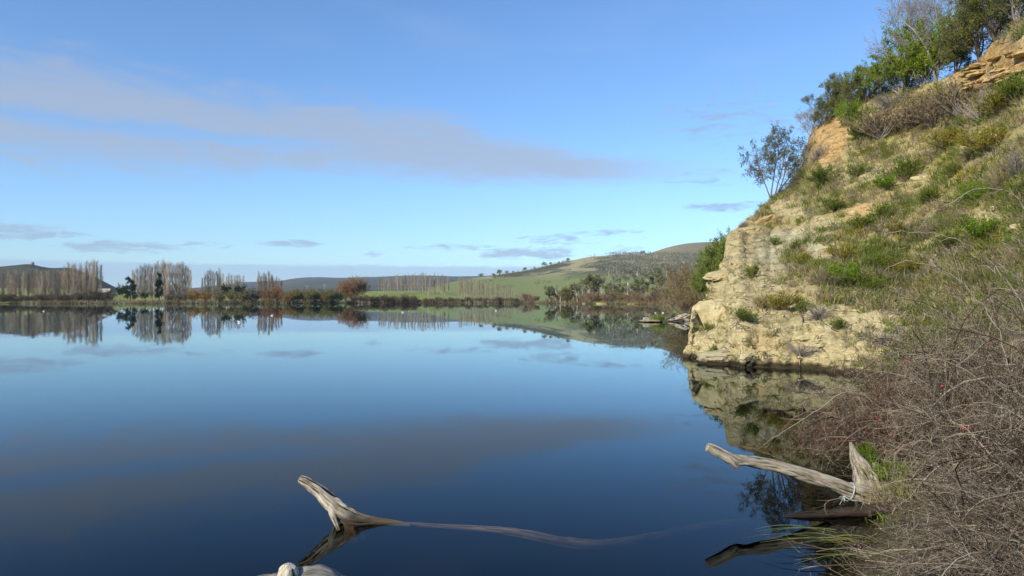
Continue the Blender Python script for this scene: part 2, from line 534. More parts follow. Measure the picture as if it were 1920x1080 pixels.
def build_ground():
    ang = np.concatenate([np.radians(np.linspace(-180, -52, 30)), np.arctan((np.linspace(-820, 2500, 460) - 960) / F), np.radians(np.linspace(55, 180, 30))])
    rad = np.concatenate([np.geomspace(0.5, 60, 26), np.geomspace(64, 700, 170), np.geomspace(720, 30000, 40)])
    A, D = np.meshgrid(ang, rad, indexing='ij')
    px = np.where(np.abs(A) < 1.2, 960 + F * np.tan(np.clip(A, -1.2, 1.2)), np.where(A > 0, 5000, -6000))
    Yd = D * np.maximum(np.cos(A), 0.3)
    X, Y = D * np.sin(A), D * np.cos(A)
    s = Yd - shore_d(px) - fbm(np.stack([X / 30, Y / 30, X * 0], -1), 3, 5) * 8
    z = np.where(s < 0, np.maximum(-5, s * 0.12), 1.1 * smooth(s, 0, 6) + 0.004 * np.minimum(s, 400))
    back = smooth(-np.cos(A), 0.0, 0.4)
    z = z * (1 - back) + back * np.where(D > 6, np.minimum(4, (D - 6) * 0.05), -3)
    z = z + fbm(np.stack([X / 9, Y / 9, X * 0], -1), 3, 8) * 0.12 * (s > 0)
    z = np.where(D < 14, np.minimum(z, -2.5), z)
    n, k = A.shape
    i, j = np.meshgrid(np.arange(n - 1), np.arange(k - 1), indexing='ij')
    q = np.stack([i * k + j, (i + 1) * k + j, (i + 1) * k + j + 1, i * k + j + 1], -1).reshape(-1, 4)
    g = Geo(); g.add(np.stack([X, Y, z], -1).reshape(-1, 3), quads=q)
    m, b, o = mat('shore_ground')
    v = coord(b)
    n1 = b.noise(v, 0.02, 5, .6, .3)
    n2 = b.noise(v, 0.3, 4, .6)
    c = b.ramp(b.m('ADD', b.m('MULTIPLY', n1, .6), b.m('MULTIPLY', n2, .4)), [(.35, (.16, .13, .06)), (.47, (.18, .21, .05)), (.6, (.22, .25, .065)), (.7, (.27, .23, .11))])
    sp = b.n('ShaderNodeSeparateXYZ'); b.put(sp.inputs[0], v)
    c = b.mix(b.ss(sp.outputs[2], 0.6, 0.2), c, (.13, .10, .055, 1))
    c = b.mix(b.ss(sp.outputs[2], -0.1, -0.6), c, (.02, .02, .015, 1))
    principled(b, o, c, .95, .1)
    ob = g.build('ground', m, None, True)
    tag(ob, 'grassy far shore and dark muddy bed of the lake', 'ground', kind='structure')


build_ground()


def build_water():
    m, b, o = mat('lake_water')
    v = coord(b)
    w1 = b.noise(scaled(b, v, (0.35, 0.12, 1)), 1.0, 3, .5)
    w2 = b.noise(scaled(b, v, (3.0, 1.2, 1)), 1.0, 2, .5)
    h = b.m('ADD', b.m('MULTIPLY', w1, 1.0), b.m('MULTIPLY', w2, 0.12))
    bp = b.n('ShaderNodeBump'); bp.inputs['Strength'].default_value = 0.06; bp.inputs['Distance'].default_value = 0.05
    b.put(bp.inputs['Height'], h)
    gl = b.n('ShaderNodeBsdfGlossy'); gl.inputs['Roughness'].default_value = 0.012
    gl.inputs['Color'].default_value = (.84, .94, 1, 1)
    tr = b.n('ShaderNodeBsdfTransparent'); tr.inputs[0].default_value = (.9, .86, .8, 1)
    fr = b.n('ShaderNodeFresnel'); fr.inputs[0].default_value = 1.40
    b.t.links.new(bp.outputs[0], gl.inputs['Normal'])
    gy = b.n('ShaderNodeNewGeometry')
    fac = b.m('MULTIPLY', b.m('MULTIPLY', b.m('POWER', fr.outputs[0], 1.4), 1.2, clamp=True), b.m('SUBTRACT', 1.0, gy.outputs['Backfacing']))
    mx = b.n('ShaderNodeMixShader')
    b.t.links.new(fac, mx.inputs[0]); b.t.links.new(tr.outputs[0], mx.inputs[1]); b.t.links.new(gl.outputs[0], mx.inputs[2])
    b.t.links.new(mx.outputs[0], o.inputs['Surface'])
    va = b.n('ShaderNodeVolumeAbsorption'); va.inputs['Color'].default_value = (.55, .52, .44, 1); va.inputs['Density'].default_value = 5.0
    b.t.links.new(va.outputs[0], o.inputs['Volume'])
    x0, x1, y0, y1, z0 = -900.0, 900.0, -300.0, 900.0, -7.0
    vv = [(x, y, z) for z in (z0, 0.0) for y in (y0, y1) for x in (x0, x1)]
    g = Geo(); g.add(vv, quads=[(0, 2, 3, 1), (4, 5, 7, 6), (0, 1, 5, 4), (2, 6, 7, 3), (0, 4, 6, 2), (1, 3, 7, 5)])
    tag(g.build('lake', m), 'still dark blue lake mirroring the sky and far shore', 'lake', kind='structure')


build_water()


# ------------------------------------------------------------------ far hills
def hill(label, sil, dr, foot, df, m, rough=0.0, seed=0, back=0.5, rows=40, step=6, cols_attr=None, name='hill', pw=1.2, bump=(0, 1)):
    """a hill whose ridge line shows along sil [(px, py)] at distance dr; its foot lies at df"""
    xs = np.arange(sil[0][0], sil[-1][0] + 1, step, dtype=float)
    sx, sy = zip(*sil)
    yr = np.interp(xs, sx, sy)
    k = np.ones(7) / 7
    yr = np.convolve(np.pad(yr, 3, mode='edge'), k, mode='valid') * .6 + yr * .4
    dr = np.interp(xs, sx, dr) if not np.isscalar(dr) else np.full_like(xs, dr)
    df = np.interp(xs, sx, df) if not np.isscalar(df) else np.full_like(xs, df)
    yr = yr + fbm(np.stack([xs / 25, xs * 0, xs * 0], -1), 3, seed) * rough
    zr = HC + (HOR - yr) / F * dr
    u = np.concatenate([np.linspace(0, 1, rows), 1 + np.linspace(0.08, 1, 10)])
    V = []
    for uu in u:
        if uu <= 1:
            d = df + (dr - df) * uu
            z = foot + (zr - foot) * (uu ** pw)
        else:
            d = dr + (dr - df) * (uu - 1) * back * 1.6
            z = zr - (zr - foot) * (smooth(uu - 1, 0, 1))
        X = (xs - 960) / F * d
        z = z + fbm(np.stack([X / bump[1], d / bump[1], X * 0], -1), 4, seed + 9) * bump[0] * min(1, 2.5 * uu * abs(1.02 - uu) + .05) if bump[0] else z
        V.append(np.stack([X, d, z], -1))
    V = np.stack(V, 0)
    r, c = V.shape[:2]
    i, j = np.meshgrid(np.arange(r - 1), np.arange(c - 1), indexing='ij')
    q = np.stack([i * c + j, i * c + j + 1, (i + 1) * c + j + 1, (i + 1) * c + j], -1).reshape(-1, 4)
    g = Geo(); g.add(V.reshape(-1, 3), quads=q)
    o = g.build(name, m, None, True)
    tag(o, label, 'hill', kind='structure')
    def pick(px, uu):
        """a point of the front slope"""
        d = np.interp(px, xs, df) + (np.interp(px, xs, dr) - np.interp(px, xs, df)) * uu
        f = uu * (rows - 1); a = np.minimum(np.floor(f).astype(int), rows - 2); f = f - a
        cx = np.clip((px - xs[0]) / step, 0, len(xs) - 1.001); e = np.floor(cx).astype(int); h = cx - e
        z = (V[a, e, 2] * (1 - f) + V[a + 1, e, 2] * f) * (1 - h) + (V[a, e + 1, 2] * (1 - f) + V[a + 1, e + 1, 2] * f) * h
        return np.stack([(px - 960) / F * d, d, z], -1)
    return o, pick


m_blue = land_mat('distant_ridge', [(.05, .06, .045), (.075, .08, .055), (.12, .11, .07)], 0.004, 6)
hill('long wooded ridge low on the horizon behind the golden willows',
     [(150, 552), (300, 546), (400, 536), (450, 529), (520, 527), (560, 521), (600, 519), (640, 521), (700, 519), (780, 516), (860, 518), (940, 516), (1050, 512), (1250, 505)], 5200, 0, 1400, m_blue, .9, 3, bump=(14, 240))
m_dark = land_mat('scrubby_hill', [(.035, .038, .02), (.06, .06, .033), (.095, .085, .045)], 0.012, 7)
hill('dark scrubby hill with a small knob on its crest behind the poplars',
     [(-700, 530), (-300, 512), (-120, 506), (0, 500), (40, 496), (60, 494), (75, 500), (100, 503), (130, 501), (160, 512), (190, 525), (215, 538), (240, 550), (262, 560)], 1300, 0, 620, m_dark, .4, 4, bump=(3, 80))
m_rise = land_mat('meadow', [(.17, .21, .045), (.21, .25, .06), (.25, .27, .08), (.29, .27, .12)], 0.008, 9)
rise, pick_rise = hill('low green meadow rising behind the far shore trees',
     [(-900, 540), (0, 540), (100, 541), (215, 549), (300, 553), (600, 553), (640, 551), (690, 546), (800, 545), (860, 547), (950, 550), (1080, 552)], 640, 0.3, [405, 405, 405, 405, 405, 416, 430, 436, 442, 442, 442, 425], m_rise, .3, 5, bump=(.5, 30))
m_dome = land_mat('bare_dome', [(.19, .155, .085), (.24, .20, .11), (.28, .245, .135)], 0.004, 9)
hill('smooth bare brown dome rising furthest behind the wooded slope',
     [(1120, 500), (1190, 484), (1215, 476), (1250, 464), (1280, 457), (1310, 454.5), (1345, 453), (1420, 451), (1520, 455), (1700, 470)], 2300, 0, 1000, m_dome, .15, 6, bump=(6, 260))


def m_field():
    m, b, o = mat('farm_slope')
    v = coord(b)
    n1 = b.noise(v, 0.006, 5, .6, .4)
    n2 = b.noise(v, 0.06, 5, .6)
    n3 = b.noise(scaled(b, v, (1, .35, 1)), 0.012, 4, .6, .5)
    green = b.mix(n2, (.17, .205, .07, 1), (.245, .265, .105, 1))
    tan = b.mix(n2, (.30, .265, .13, 1), (.38, .335, .19, 1))
    sp = b.n('ShaderNodeSeparateXYZ'); b.put(sp.inputs[0], v)
    hgt = b.m('ADD', sp.outputs[2], b.m('MULTIPLY', b.m('SUBTRACT', n1, .5), 40))
    c = b.mix(b.ss(hgt, 24, 40), green, tan)
    c = b.mix(b.m('MULTIPLY', b.ss(n3, .47, .56), b.ss(hgt, 14, 40)), c, (.085, .095, .055, 1))
    principled(b, o, c, .95, .1)
    return m


farm, pick_farm = hill('broad farm slope with green field, pale pasture and scrub along its crest',
     [(800, 540), (840, 530), (880, 523), (930, 516), (965, 511), (1000, 505), (1040, 494), (1080, 487), (1100, 482), (1150, 478), (1200, 476.5), (1240, 478), (1300, 480), (1420, 486), (1600, 500)],
     [900, 950, 1050, 1150, 1250, 1300, 1350, 1400, 1400, 1400, 1400, 1350, 1300, 1200, 1100], 0.6,
     [440, 440, 440, 438, 436, 432, 420, 405, 395, 380, 370, 340, 330, 330, 330], m_field(), .5, 7, pw=1.15, bump=(3.5, 70))


# ------------------------------------------------------------------ the cliff and its slope
HX = [1280, 1290, 1297, 1310, 1326, 1332, 1345, 1364, 1368, 1385, 1400, 1430, 1445, 1480, 1508, 1514, 1530, 1575, 1620, 1700, 1780, 1850, 1920, 2100, 2600, 3400]
HY = [668, 640, 585, 567, 560, 521, 512, 482, 440, 424, 414, 390, 375, 345, 306, 268, 236, 206, 184, 166, 143, 94, 34, -60, -220, -420]
HD1 = [31.5, 32, 33, 35.5, 37.5, 41, 42.5, 45, 46, 48, 51, 56, 60, 62, 62, 62, 61, 59, 57, 54, 49, 45, 41, 37, 33, 30]
HX0 = [1280, 1300, 1390, 1520, 1600, 1700, 1920, 2600, 3400]
HD0 = [31.3, 31.2, 26.9, 25.7, 24.6, 23.2, 20, 15, 12]


class Slope: pass


def build_slope():
    cols = np.concatenate([np.arange(1280, 1400, 1.5), np.arange(1400, 1940, 2.4), np.linspace(1944, 3400, 40)])
    gv = np.concatenate([np.linspace(-0.10, 0, 8)[:-1], np.linspace(0, 1, 300), 1 + np.linspace(0.02, 1.6, 26)])
    X_, G_ = np.meshgrid(cols, gv, indexing='ij')
    y1 = np.interp(X_, HX, HY); d1 = np.interp(X_, HX, HD1); d0 = np.interp(X_, HX0, HD0) + fbm(np.stack([X_ / 34, X_ * 0, X_ * 0], -1), 3, 17) * .8 * smooth(X_, 1290, 1330)
    y0 = HOR + HC * F / d0
    p = np.interp(X_, [1280, 1340, 1400, 1450, 1500, 1600, 1700, 2600], [1.5, 1.7, 1.9, 2.0, 1.75, 1.4, 1.25, 1.1])
    gg = np.clip(G_, 0, 1)
    y = y0 + (y1 - y0) * gg
    d = d0 + (d1 - d0) * gg ** p
    z = HC + (HOR - y) / F * d
    under = G_ < 0
    d = np.where(under, d0 + G_ * 18, d); z = np.where(under, G_ * 16, z)
    over = G_ > 1
    kk = np.maximum(G_ - 1, 0) * 30
    rate = np.interp(X_, [1280, 1330, 1370, 1420, 1500, 2000], [.030, .016, .010, .006, .0045, .004])
    t1 = (HOR - y1) / F
    d = np.where(over, d1 + kk, d)
    z = np.where(over, np.maximum(HC + (t1 - rate * kk) * d, -2.0), z)
    P = np.stack([(X_ - 960) / F * d, d, z], -1)
    def normals(P):
        a = np.gradient(P, axis=0); b_ = np.gradient(P, axis=1)
        n = unit(np.cross(a, b_)); n = np.where((n[..., 2:3] < 0) & (n[..., 0:1] > 0), -n, n)
        return n
    N = normals(P)
    # make normals point out of the hill (towards the lake side)
    N = N * np.sign((N * np.array([-0.6, -0.6, 0.6])).sum(-1, keepdims=True))
    # --- where rock is bare
    ypx = np.where(over, y1, np.where(under, y0, y))
    n1 = fbm(P / 3.2, 4, 21); n2 = fbm(P / 0.9, 3, 22)
    bare = np.zeros_like(n1)
    def spot(cx, cy, sx, sy, a, rot=0):
        c, s = math.cos(R(rot)), math.sin(R(rot))
        u = ((X_ - cx) * c + (ypx - cy) * s) / sx; v = (-(X_ - cx) * s + (ypx - cy) * c) / sy
        return a * np.exp(-(u * u + v * v))
    for a in ((1335, 600, 70, 90, 1.3), (1345, 530, 60, 50, 1.3), (1390, 460, 50, 60, 1.1), (1400, 650, 90, 60, .9), (1480, 450, 60, 40, .75), (1520, 650, 150, 45, .95), (1640, 640, 90, 60, .6),
              (1545, 255, 38, 52, 1.5), (1880, 105, 70, 45, 1.3), (1830, 150, 60, 25, .9), (1770, 150, 50, 18, .7), (1620, 395, 50, 20, .75), (1540, 425, 60, 22, .6), (1860, 420, 70, 45, .55), (1480, 400, 60, 25, .6),
              (1450, 600, 120, 80, 1.0), (1430, 500, 90, 90, .75), (1530, 465, 80, 45, .6), (1600, 560, 80, 35, .5), (1660, 640, 80, 50, .6), (1480, 540, 70, 40, .5), (1570, 605, 120, 60, .8), (1425, 540, 90, 70, .85), (1670, 590, 90, 50, .5), (1500, 520, 60, 40, .4), (1700, 470, 60, 25, .4), (1600, 330, 60, 20, .45), (1730, 335, 40, 22, .5), (1580, 560, 60, 30, .35), (1900, 230, 40, 40, .2)):
        bare = np.maximum(bare, spot(*a))
    bare = bare * np.interp(X_, [1280, 1640, 1760], [1.45, 1.3, 1.0])
    bare = np.clip(smooth(bare * .9 + n1 * .5 + n2 * .3 + .05, .15, .85), 0, 1)
    ochre = np.clip(spot(1545, 255, 60, 70, 1.2) + spot(1870, 120, 110, 60, 1.1) + spot(1390, 450, 45, 45, .3) + spot(1620, 400, 70, 40, .7) + spot(1450, 630, 90, 40, .45) + n1 * .45 - .05, 0, 1)
    grey = np.clip(spot(1480, 455, 70, 40, 1.0) + spot(1440, 500, 80, 60, .5) + n2 * .3, 0, 1)
    live = (G_ > .0) & (G_ < 1.2)
    # --- relief
    fine = fbm(P / np.array([.5, .5, .35]), 4, 31)
    big = fbm(P / np.array([2.6, 2.6, 1.5]), 3, 33)
    strat = (P[..., 2] - .22 * P[..., 0] + .08 * P[..., 1]) / .62 + fbm(P / 2.0, 2, 35) * .8
    fr = strat - np.floor(strat)
    ledge = smooth(fr, .05, .75) - smooth(fr, .82, .98)
    crack = -np.exp(-((fbm(P / np.array([1.4, 1.4, .8]), 3, 39)) / .025) ** 2)
    disp = big * (.20 + .08 * bare) + fine * (.05 + .06 * bare) + (ledge - .4) * bare * .16 + crack * bare * .09
    disp = disp * np.where(live, 1, .3) * np.interp(X_, [1280, 1310, 1900], [.7, 1, 1])
    P = P + N * disp[..., None]
    n, k = X_.shape
    i, j = np.meshgrid(np.arange(n - 1), np.arange(k - 1), indexing='ij')
    q = np.stack([i * k + j, (i + 1) * k + j, (i + 1) * k + j + 1, i * k + j + 1], -1).reshape(-1, 4)
    g = Geo(); g.add(P.reshape(-1, 3), quads=q)
    g.a = {'bare': bare, 'ochre': ochre, 'grey': grey}
    m, b, o = mat('sandstone_slope')
    v = coord(b)
    f1 = b.noise(v, 1.1, 5, .6, .3); f2 = b.noise(v, 5.0, 5, .65); f3 = b.noise(v, 18.0, 3, .6)
    st = b.noise(scaled(b, v, (.5, .5, 5.0)), 1.0, 4, .6, .6)
    pale = b.ramp(b.m('ADD', b.m('MULTIPLY', f1, .5), b.m('MULTIPLY', f2, .5)), [(.34, (.29, .23, .115)), (.46, (.435, .36, .185)), (.58, (.53, .45, .255)), (.7, (.60, .53, .34))])
    och = b.ramp(b.m('ADD', b.m('MULTIPLY', f2, .5), b.m('MULTIPLY', st, .5)), [(.35, (.27, .155, .055)), (.48, (.42, .27, .11)), (.6, (.52, .37, .17))])
    pale = b.mix(b.ss(st, .53, .61, 0, .55), pale, (.27, .20, .095, 1))
    drip = b.noise(scaled(b, v, (2.6, 2.6, .35)), 1.0, 4, .6, .4)
    pale = b.mix(b.ss(drip, .57, .68, 0, .5), pale, (.24, .20, .125, 1))
    gry = b.ramp(f2, [(.35, (.27, .265, .19)), (.6, (.42, .41, .31))])
    c = b.mix(b.ss(b.m('ADD', attr(b, 'ochre'), b.m('MULTIPLY', b.m('SUBTRACT', f1, .5), .9)), .2, .75), pale, och)
    c = b.mix(b.ss(attr(b, 'grey'), .35, .95, 0, .5), c, gry)
    soil = b.ramp(b.m('ADD', b.m('MULTIPLY', f2, .5), b.m('MULTIPLY', f3, .5)), [(.34, (.20, .17, .06)), (.45, (.31, .26, .105)), (.54, (.41, .335, .15)), (.64, (.50, .405, .20))])
    c = b.mix(b.ss(b.m('ADD', attr(b, 'bare'), b.m('MULTIPLY', b.m('SUBTRACT', f2, .5), .7)), .3, .65), soil, c)
    sp = b.n('ShaderNodeSeparateXYZ'); b.put(sp.inputs[0], v)
    vr = b.n('ShaderNodeTexVoronoi', feature='DISTANCE_TO_EDGE')
    dv = b.n('ShaderNodeVectorMath', operation='ADD')
    b.put(dv.inputs[0], scaled(b, v, (.55, .55, 1.5))); b.put(dv.inputs[1], scaled(b, b.noise(v, 1.3, 3, .6, 0, 1), (1.1, 1.1, 1.1)))
    b.put(vr.inputs['Vector'], dv.outputs[0]); vr.inputs['Scale'].default_value = 1.0
    ck = b.m('MULTIPLY', b.ss(vr.outputs['Distance'], .035, .0), b.m('MULTIPLY', b.ss(attr(b, 'bare'), .5, .9), b.ss(f1, .42, .56)))
    c = b.mix(b.m('MULTIPLY', ck, .65), c, (.07, .05, .028, 1))
    wet = b.ss(b.m('ADD', sp.outputs[2], b.m('MULTIPLY', b.m('SUBTRACT', f2, .5), .3)), .32, .1)
    c = b.mix(wet, c, (.05, .04, .022, 1))
    hgt = b.m('SUBTRACT', b.m('ADD', b.m('ADD', b.m('MULTIPLY', f2, .6), b.m('MULTIPLY', f3, .3)), b.m('MULTIPLY', st, .7)), b.m('MULTIPLY', ck, .8))
    principled(b, o, c, .93, .15, hgt, .9, .12)
    ob = g.build('cliff_terrain', m, None, True)
    tag(ob, 'pale sandstone cliff and grassy slope falling steeply into the lake', 'cliff', kind='structure')
    s = Slope()
    s.cols, s.g, s.P, s.N, s.bare, s.y, s.ob = cols, gv, P, normals(P), bare, ypx, ob
    s.N = s.N * np.sign((s.N * np.array([-0.6, -0.6, 0.6])).sum(-1, keepdims=True))
    def at_px(x, y):
        """nearest grid point of the slope shown at pixel x, y"""
        x = np.atleast_1d(np.asarray(x, float)); y = np.atleast_1d(np.asarray(y, float))
        i = np.clip(np.searchsorted(cols, x), 0, len(cols) - 1)
        a0 = np.interp(x, HX, HY); b0 = HOR + HC * F / np.interp(x, HX0, HD0)
        gq = (y - b0) / (a0 - b0)
        j = np.clip(np.searchsorted(gv, gq), 0, len(gv) - 1)
        return i, j
    s.at = at_px
    return s


SL = build_slope()


def on_slope(x, y, sink=0.05):
    i, j = SL.at(x, y)
    return SL.P[i[0], j[0]] - np.array([0, 0, sink])


def rock_mesh(seed, size, sub=3, block=0.55, strata=0.10, rough=0.14, mats=None, name='rock'):
    """a blocky weathered stone"""
    import bmesh
    bm = bmesh.new(); bmesh.ops.create_icosphere(bm, subdivisions=sub, radius=1.0)
    v = np.array([p.co[:] for p in bm.verts]); f = np.array([[p.index for p in q.verts] for q in bm.faces]); bm.free()
    e = 1 - block
    u = np.sign(v) * np.abs(v) ** e
    u = u / np.abs(u).max()
    r = 1 + fbm(v * 1.5 + seed * 3.1, 3, seed) * rough * 2 + fbm(v * 5 + seed, 3, seed + 3) * rough * .6
    u = u * r[:, None]
    zz = u[:, 2] * size[2] / .16 + fbm(v * 2 + seed, 2, seed + 7) * .7
    fr = zz - np.floor(zz)
    u[:, :2] *= (1 - strata * (smooth(fr, .0, .2) - smooth(fr, .5, 1.0)))[:, None]
    u = u * np.array(size)
    g = Geo(); g.add(u, tris=f)
    return g.mesh(name, mats, False)


def m_rock(name, cols, wet=False):
    m, b, o = mat(name)
    v = coord(b, 'Object')
    g = b.n('ShaderNodeNewGeometry')
    f1 = b.noise(g.outputs['Position'], 2.0, 5, .6, .3); f2 = b.noise(g.outputs['Position'], 9.0, 5, .65)
    st = b.noise(scaled(b, g.outputs['Position'], (.6, .6, 7.0)), 1.0, 4, .6, .5)
    f = b.m('ADD', b.m('ADD', b.m('MULTIPLY', f1, .35), b.m('MULTIPLY', f2, .35)), b.m('MULTIPLY', st, .3))
    c = b.ramp(f, [(.36 + .28 * i / (len(cols) - 1), q) for i, q in enumerate(cols)])
    if wet:
        sp = b.n('ShaderNodeSeparateXYZ'); b.put(sp.inputs[0], g.outputs['Position'])
        c = b.mix(b.ss(b.m('ADD', sp.outputs[2], b.m('MULTIPLY', b.m('SUBTRACT', f2, .5), .25)), .22, .05), c, (.035, .028, .017, 1))
    principled(b, o, c, .93, .15, b.m('ADD', f2, st), .7, .05)
    return m


M['rock'] = m_rock('pale_sandstone', [(.28, .22, .11), (.43, .355, .185), (.52, .44, .245), (.57, .50, .31)])
M['ochre_rock'] = m_rock('ochre_sandstone', [(.26, .16, .06), (.41, .275, .115), (.52, .38, .18), (.56, .45, .25)])
M['tan_rock'] = m_rock('tan_sandstone', [(.27, .19, .09), (.42, .32, .155), (.52, .42, .22), (.57, .49, .29)])
M['wet_rock'] = m_rock('waterline_stone', [(.24, .20, .12), (.36, .31, .19), (.45, .39, .25)], True)
M['grey_rock'] = m_rock('grey_stone', [(.20, .19, .18), (.33, .31, .29), (.48, .46, .42)])


def place_rocks():
    # pieces of the cliff: overhanging ledge, blocks and beds that stand proud of the slope
    spec = [  # px, py, d, size, tilt(x,y,z deg), material
        (1354, 517, 41.0, (.95, .9, .22), (4, -9, 20), 'rock'), (1358, 536, 41.3, (.85, .8, .34), (0, 4, 10), 'rock'), (1356, 553, 41.0, (.78, .8, .22), (0, -4, 35), 'rock'),
        (1372, 527, 42.2, (1.0, .9, .5), (0, 10, 20), 'rock'),
        (1346, 606, 33.6, (.98, 1.1, .98), (0, 8, 20), 'rock'), (1352, 652, 30.8, (.9, .7, .36), (0, 6, 20), 'rock'), (1368, 580, 35.6, (.8, .8, .42), (0, 12, 0), 'rock'),
        (1383, 487, 45.3, (.8, .8, .34), (0, -16, 15), 'tan_rock'), (1388, 463, 46.4, (.75, .9, .5), (0, 8, 30), 'tan_rock'), (1396, 440, 47.8, (.85, .9, .45), (0, -10, 5), 'tan_rock'),
        (1412, 470, 46.2, (.7, .7, .5), (0, -20, 25), 'rock'), (1425, 420, 51.2, (1.1, .9, .4), (0, -24, 10), 'ochre_rock'),
    ]
    rb = random.Random(3)
    for k in range(24):   # thin sandstone beds high on the slope
        px = 1790 + rb.uniform(0, 150); py = 158 - (px - 1790) * .45 + rb.uniform(-16, 38)
        spec.append((px, py, None, (rb.uniform(.3, 1.0), rb.uniform(.4, .7), rb.uniform(.05, .14)), (rb.uniform(-8, 8), rb.uniform(-16, 2), rb.uniform(0, 50)), 'ochre_rock'))
    for (px, py) in ((1505, 636), (1530, 642), (1518, 650), (1420, 455), (1475, 418), (1500, 425)):
        spec.append((px, py, None, (.42, .35, .10), (0, -6, px % 60), 'rock'))
    for (px, py) in ((1870, 392), (1888, 410), (1905, 425), (1860, 430), (1600, 398), (1555, 425), (1720, 338)):
        spec.append((px, py, None, (.30, .28, .13), (0, 10, px % 80), 'rock'))
    base = SL.ob
    for k, (px, py, d, size, tilt, mm) in enumerate(spec):
        me = rock_mesh(40 + k, size, 4 if k < 12 else 3, .42 if k < 12 else .5, .05, .10 if k < 12 else .15, M[mm], 'rock_ledge')
        pos = at(px, py, d) if d else on_slope(px, py, .06)
        o = link('rock_ledge', me, base, tuple(pos))
        o.rotation_euler = tuple(R(a) for a in tilt)
    me = rock_mesh(91, (.78, .6, .34), 4, .35, .12, .12, M['wet_rock'], 'boulder')
    o = link('boulder', me, None, tuple(at(1345, 673, 28.6))); o.rotation_euler = (0, R(-4), R(-20))
    tag(o, 'low rounded boulder with a dark wet foot at the tip of the cliff', 'boulder')
    me = rock_mesh(95, (.22, .35, .26), 3, .3, .1, .12, M['wet_rock'], 'boulder')  # dark stone added to stand in for the shaded hollow here
    o = link('boulder', me, None, tuple(at(1396, 683, 27.2)))
    tag(o, 'small dark stone added in place of the shaded hollow at the cliff waterline', 'boulder')
    me = rock_mesh(96, (.55, .5, .35), 3, .3, .1, .12, M['grey_rock'], 'boulder')
    o = link('boulder', me, None, tuple(at(1286, 577, 92)))
    tag(o, 'whitish rock below the brown scrub beyond the cliff', 'boulder')
    me = rock_mesh(97, (1.2, .9, .22), 3, .3, .1, .12, M['wet_rock'], 'boulder')
    o = link('boulder', me, None, tuple(atw(1222, 604) + np.array([0, 0, .08])))
    tag(o, 'flat dark rock in the water with a tuft of grass on it', 'boulder')
    me = rock_mesh(98, (.35, .3, .28), 3, .3, .1, .12, M['grey_rock'], 'boulder')
    o = link('boulder', me, None, tuple(atw(1211, 604) + np.array([0, 0, .25])))
    tag(o, 'pale stone at the outer end of the flat dark rock', 'boulder')


place_rocks()
for k, (px, w, lab) in enumerate(((1128, 2.6, 'low yellow earth bank at the water under the tallest gum'), (1190, 3.4, 'wider yellow earth bank at the water near the bright paddock'), (1098, 1.6, 'small yellow earth bank under the grey gum'))):
    o = link('boulder', rock_mesh(110 + k, (w, 1.5, .42), 3, .3, .05, .15, M['ochre_rock'], 'boulder'), None, ((px - 960) / F * (float(shore_d(px)) - 5), float(shore_d(px)) - 5, .15))
    tag(o, lab, 'bank')


# ------------------------------------------------------------------ low bank under the briars
BY = [-8, 0, 3, 4.5, 5.6, 6.7, 7.5, 8.2, 9, 9.5, 10, 11, 12, 13, 16, 20, 26]
BX = [-7, -2.8, .2, 1.6, 2.6, 3.15, 3.65, 4.1, 4.45, 4.75, 5.1, 5.7, 6.3, 7.0, 9.3, 12.0, 15.5]


def bank_z(x, y):
    s = (x - np.interp(y, BY, BX)) * .8
    n = fbm(np.stack([x / .8, y / .8, x * 0], -1), 3, 51)
    return np.where(s < 0, np.maximum(s * .7, -2.2), .55 * (1 - np.exp(-s * 1.1)) + .10 * np.maximum(s - 2, 0)) + n * .08 * smooth(s, -.4, .4)


def build_bank():
    xs = np.arange(-9, 20, .13); ys = np.arange(-7, 24, .13)
    X, Y = np.meshgrid(xs, ys, indexing='ij')
    Z = bank_z(X, Y)
    n, k = X.shape
    i, j = np.meshgrid(np.arange(n - 1), np.arange(k - 1), indexing='ij')
    q = np.stack([i * k + j, (i + 1) * k + j, (i + 1) * k + j + 1, i * k + j + 1], -1).reshape(-1, 4)
    q = q[(Z.ravel()[q].max(axis=1) > -1.9)]
    g = Geo(); g.add(np.stack([X, Y, Z], -1).reshape(-1, 3), quads=q)
    m, b, o = mat('bank_earth')
    v = coord(b)
    f1 = b.noise(v, 1.5, 4, .6); f2 = b.noise(v, 14, 4, .65)
    c = b.ramp(b.m('ADD', b.m('MULTIPLY', f1, .4), b.m('MULTIPLY', f2, .6)), [(.36, (.03, .024, .014)), (.48, (.075, .06, .035)), (.58, (.11, .10, .045)), (.68, (.20, .165, .10))])
    principled(b, o, c, .95, .1, f2, .8, .05)
    tag(g.build('ground_bank', m, None, True), 'low dark earth bank under the briars beside the water', 'bank', kind='structure')


build_bank()


# ------------------------------------------------------------------ far shore trees
def proto_poplar(seed, H=20.0, mt=None, slim=1.0):
    rng = np.random.default_rng(seed)
    z = np.linspace(0, 1, 9)
    tr = np.stack([np.cumsum(rng.normal(size=9)) * .05, np.cumsum(rng.normal(size=9)) * .05, z * H], -1)[None]
    tr_r = (np.linspace(1, .12, 9) * .26 * H / 20)[None]
    gt = Geo(); tubes(gt, tr, tr_r, 5)
    g = Geo()
    p1, r1 = branch(rng, tr, tr_r, 58, (.26 * H, .40 * H), (14 * slim, 27 * slim), .42, 5, .22, (.05, .97), .62, .05, .055)
    tubes(g, p1, r1, 3)
    p2, r2 = branch(rng, p1, r1, 5, (.08 * H, .16 * H), (12, 30), .6, 3, .25, (.15, 1), .3, .06, .035)
    tubes(g, p2, r2, 3)
    p3, r3 = branch(rng, p2, r2, 3, (.03 * H, .07 * H), (15, 40), .7, 2, .2, (.2, 1), .2, .05, .026)
    tubes(g, p3, r3, 3)
    return gt.mesh('trunk', mt), g.mesh('crown', mt)


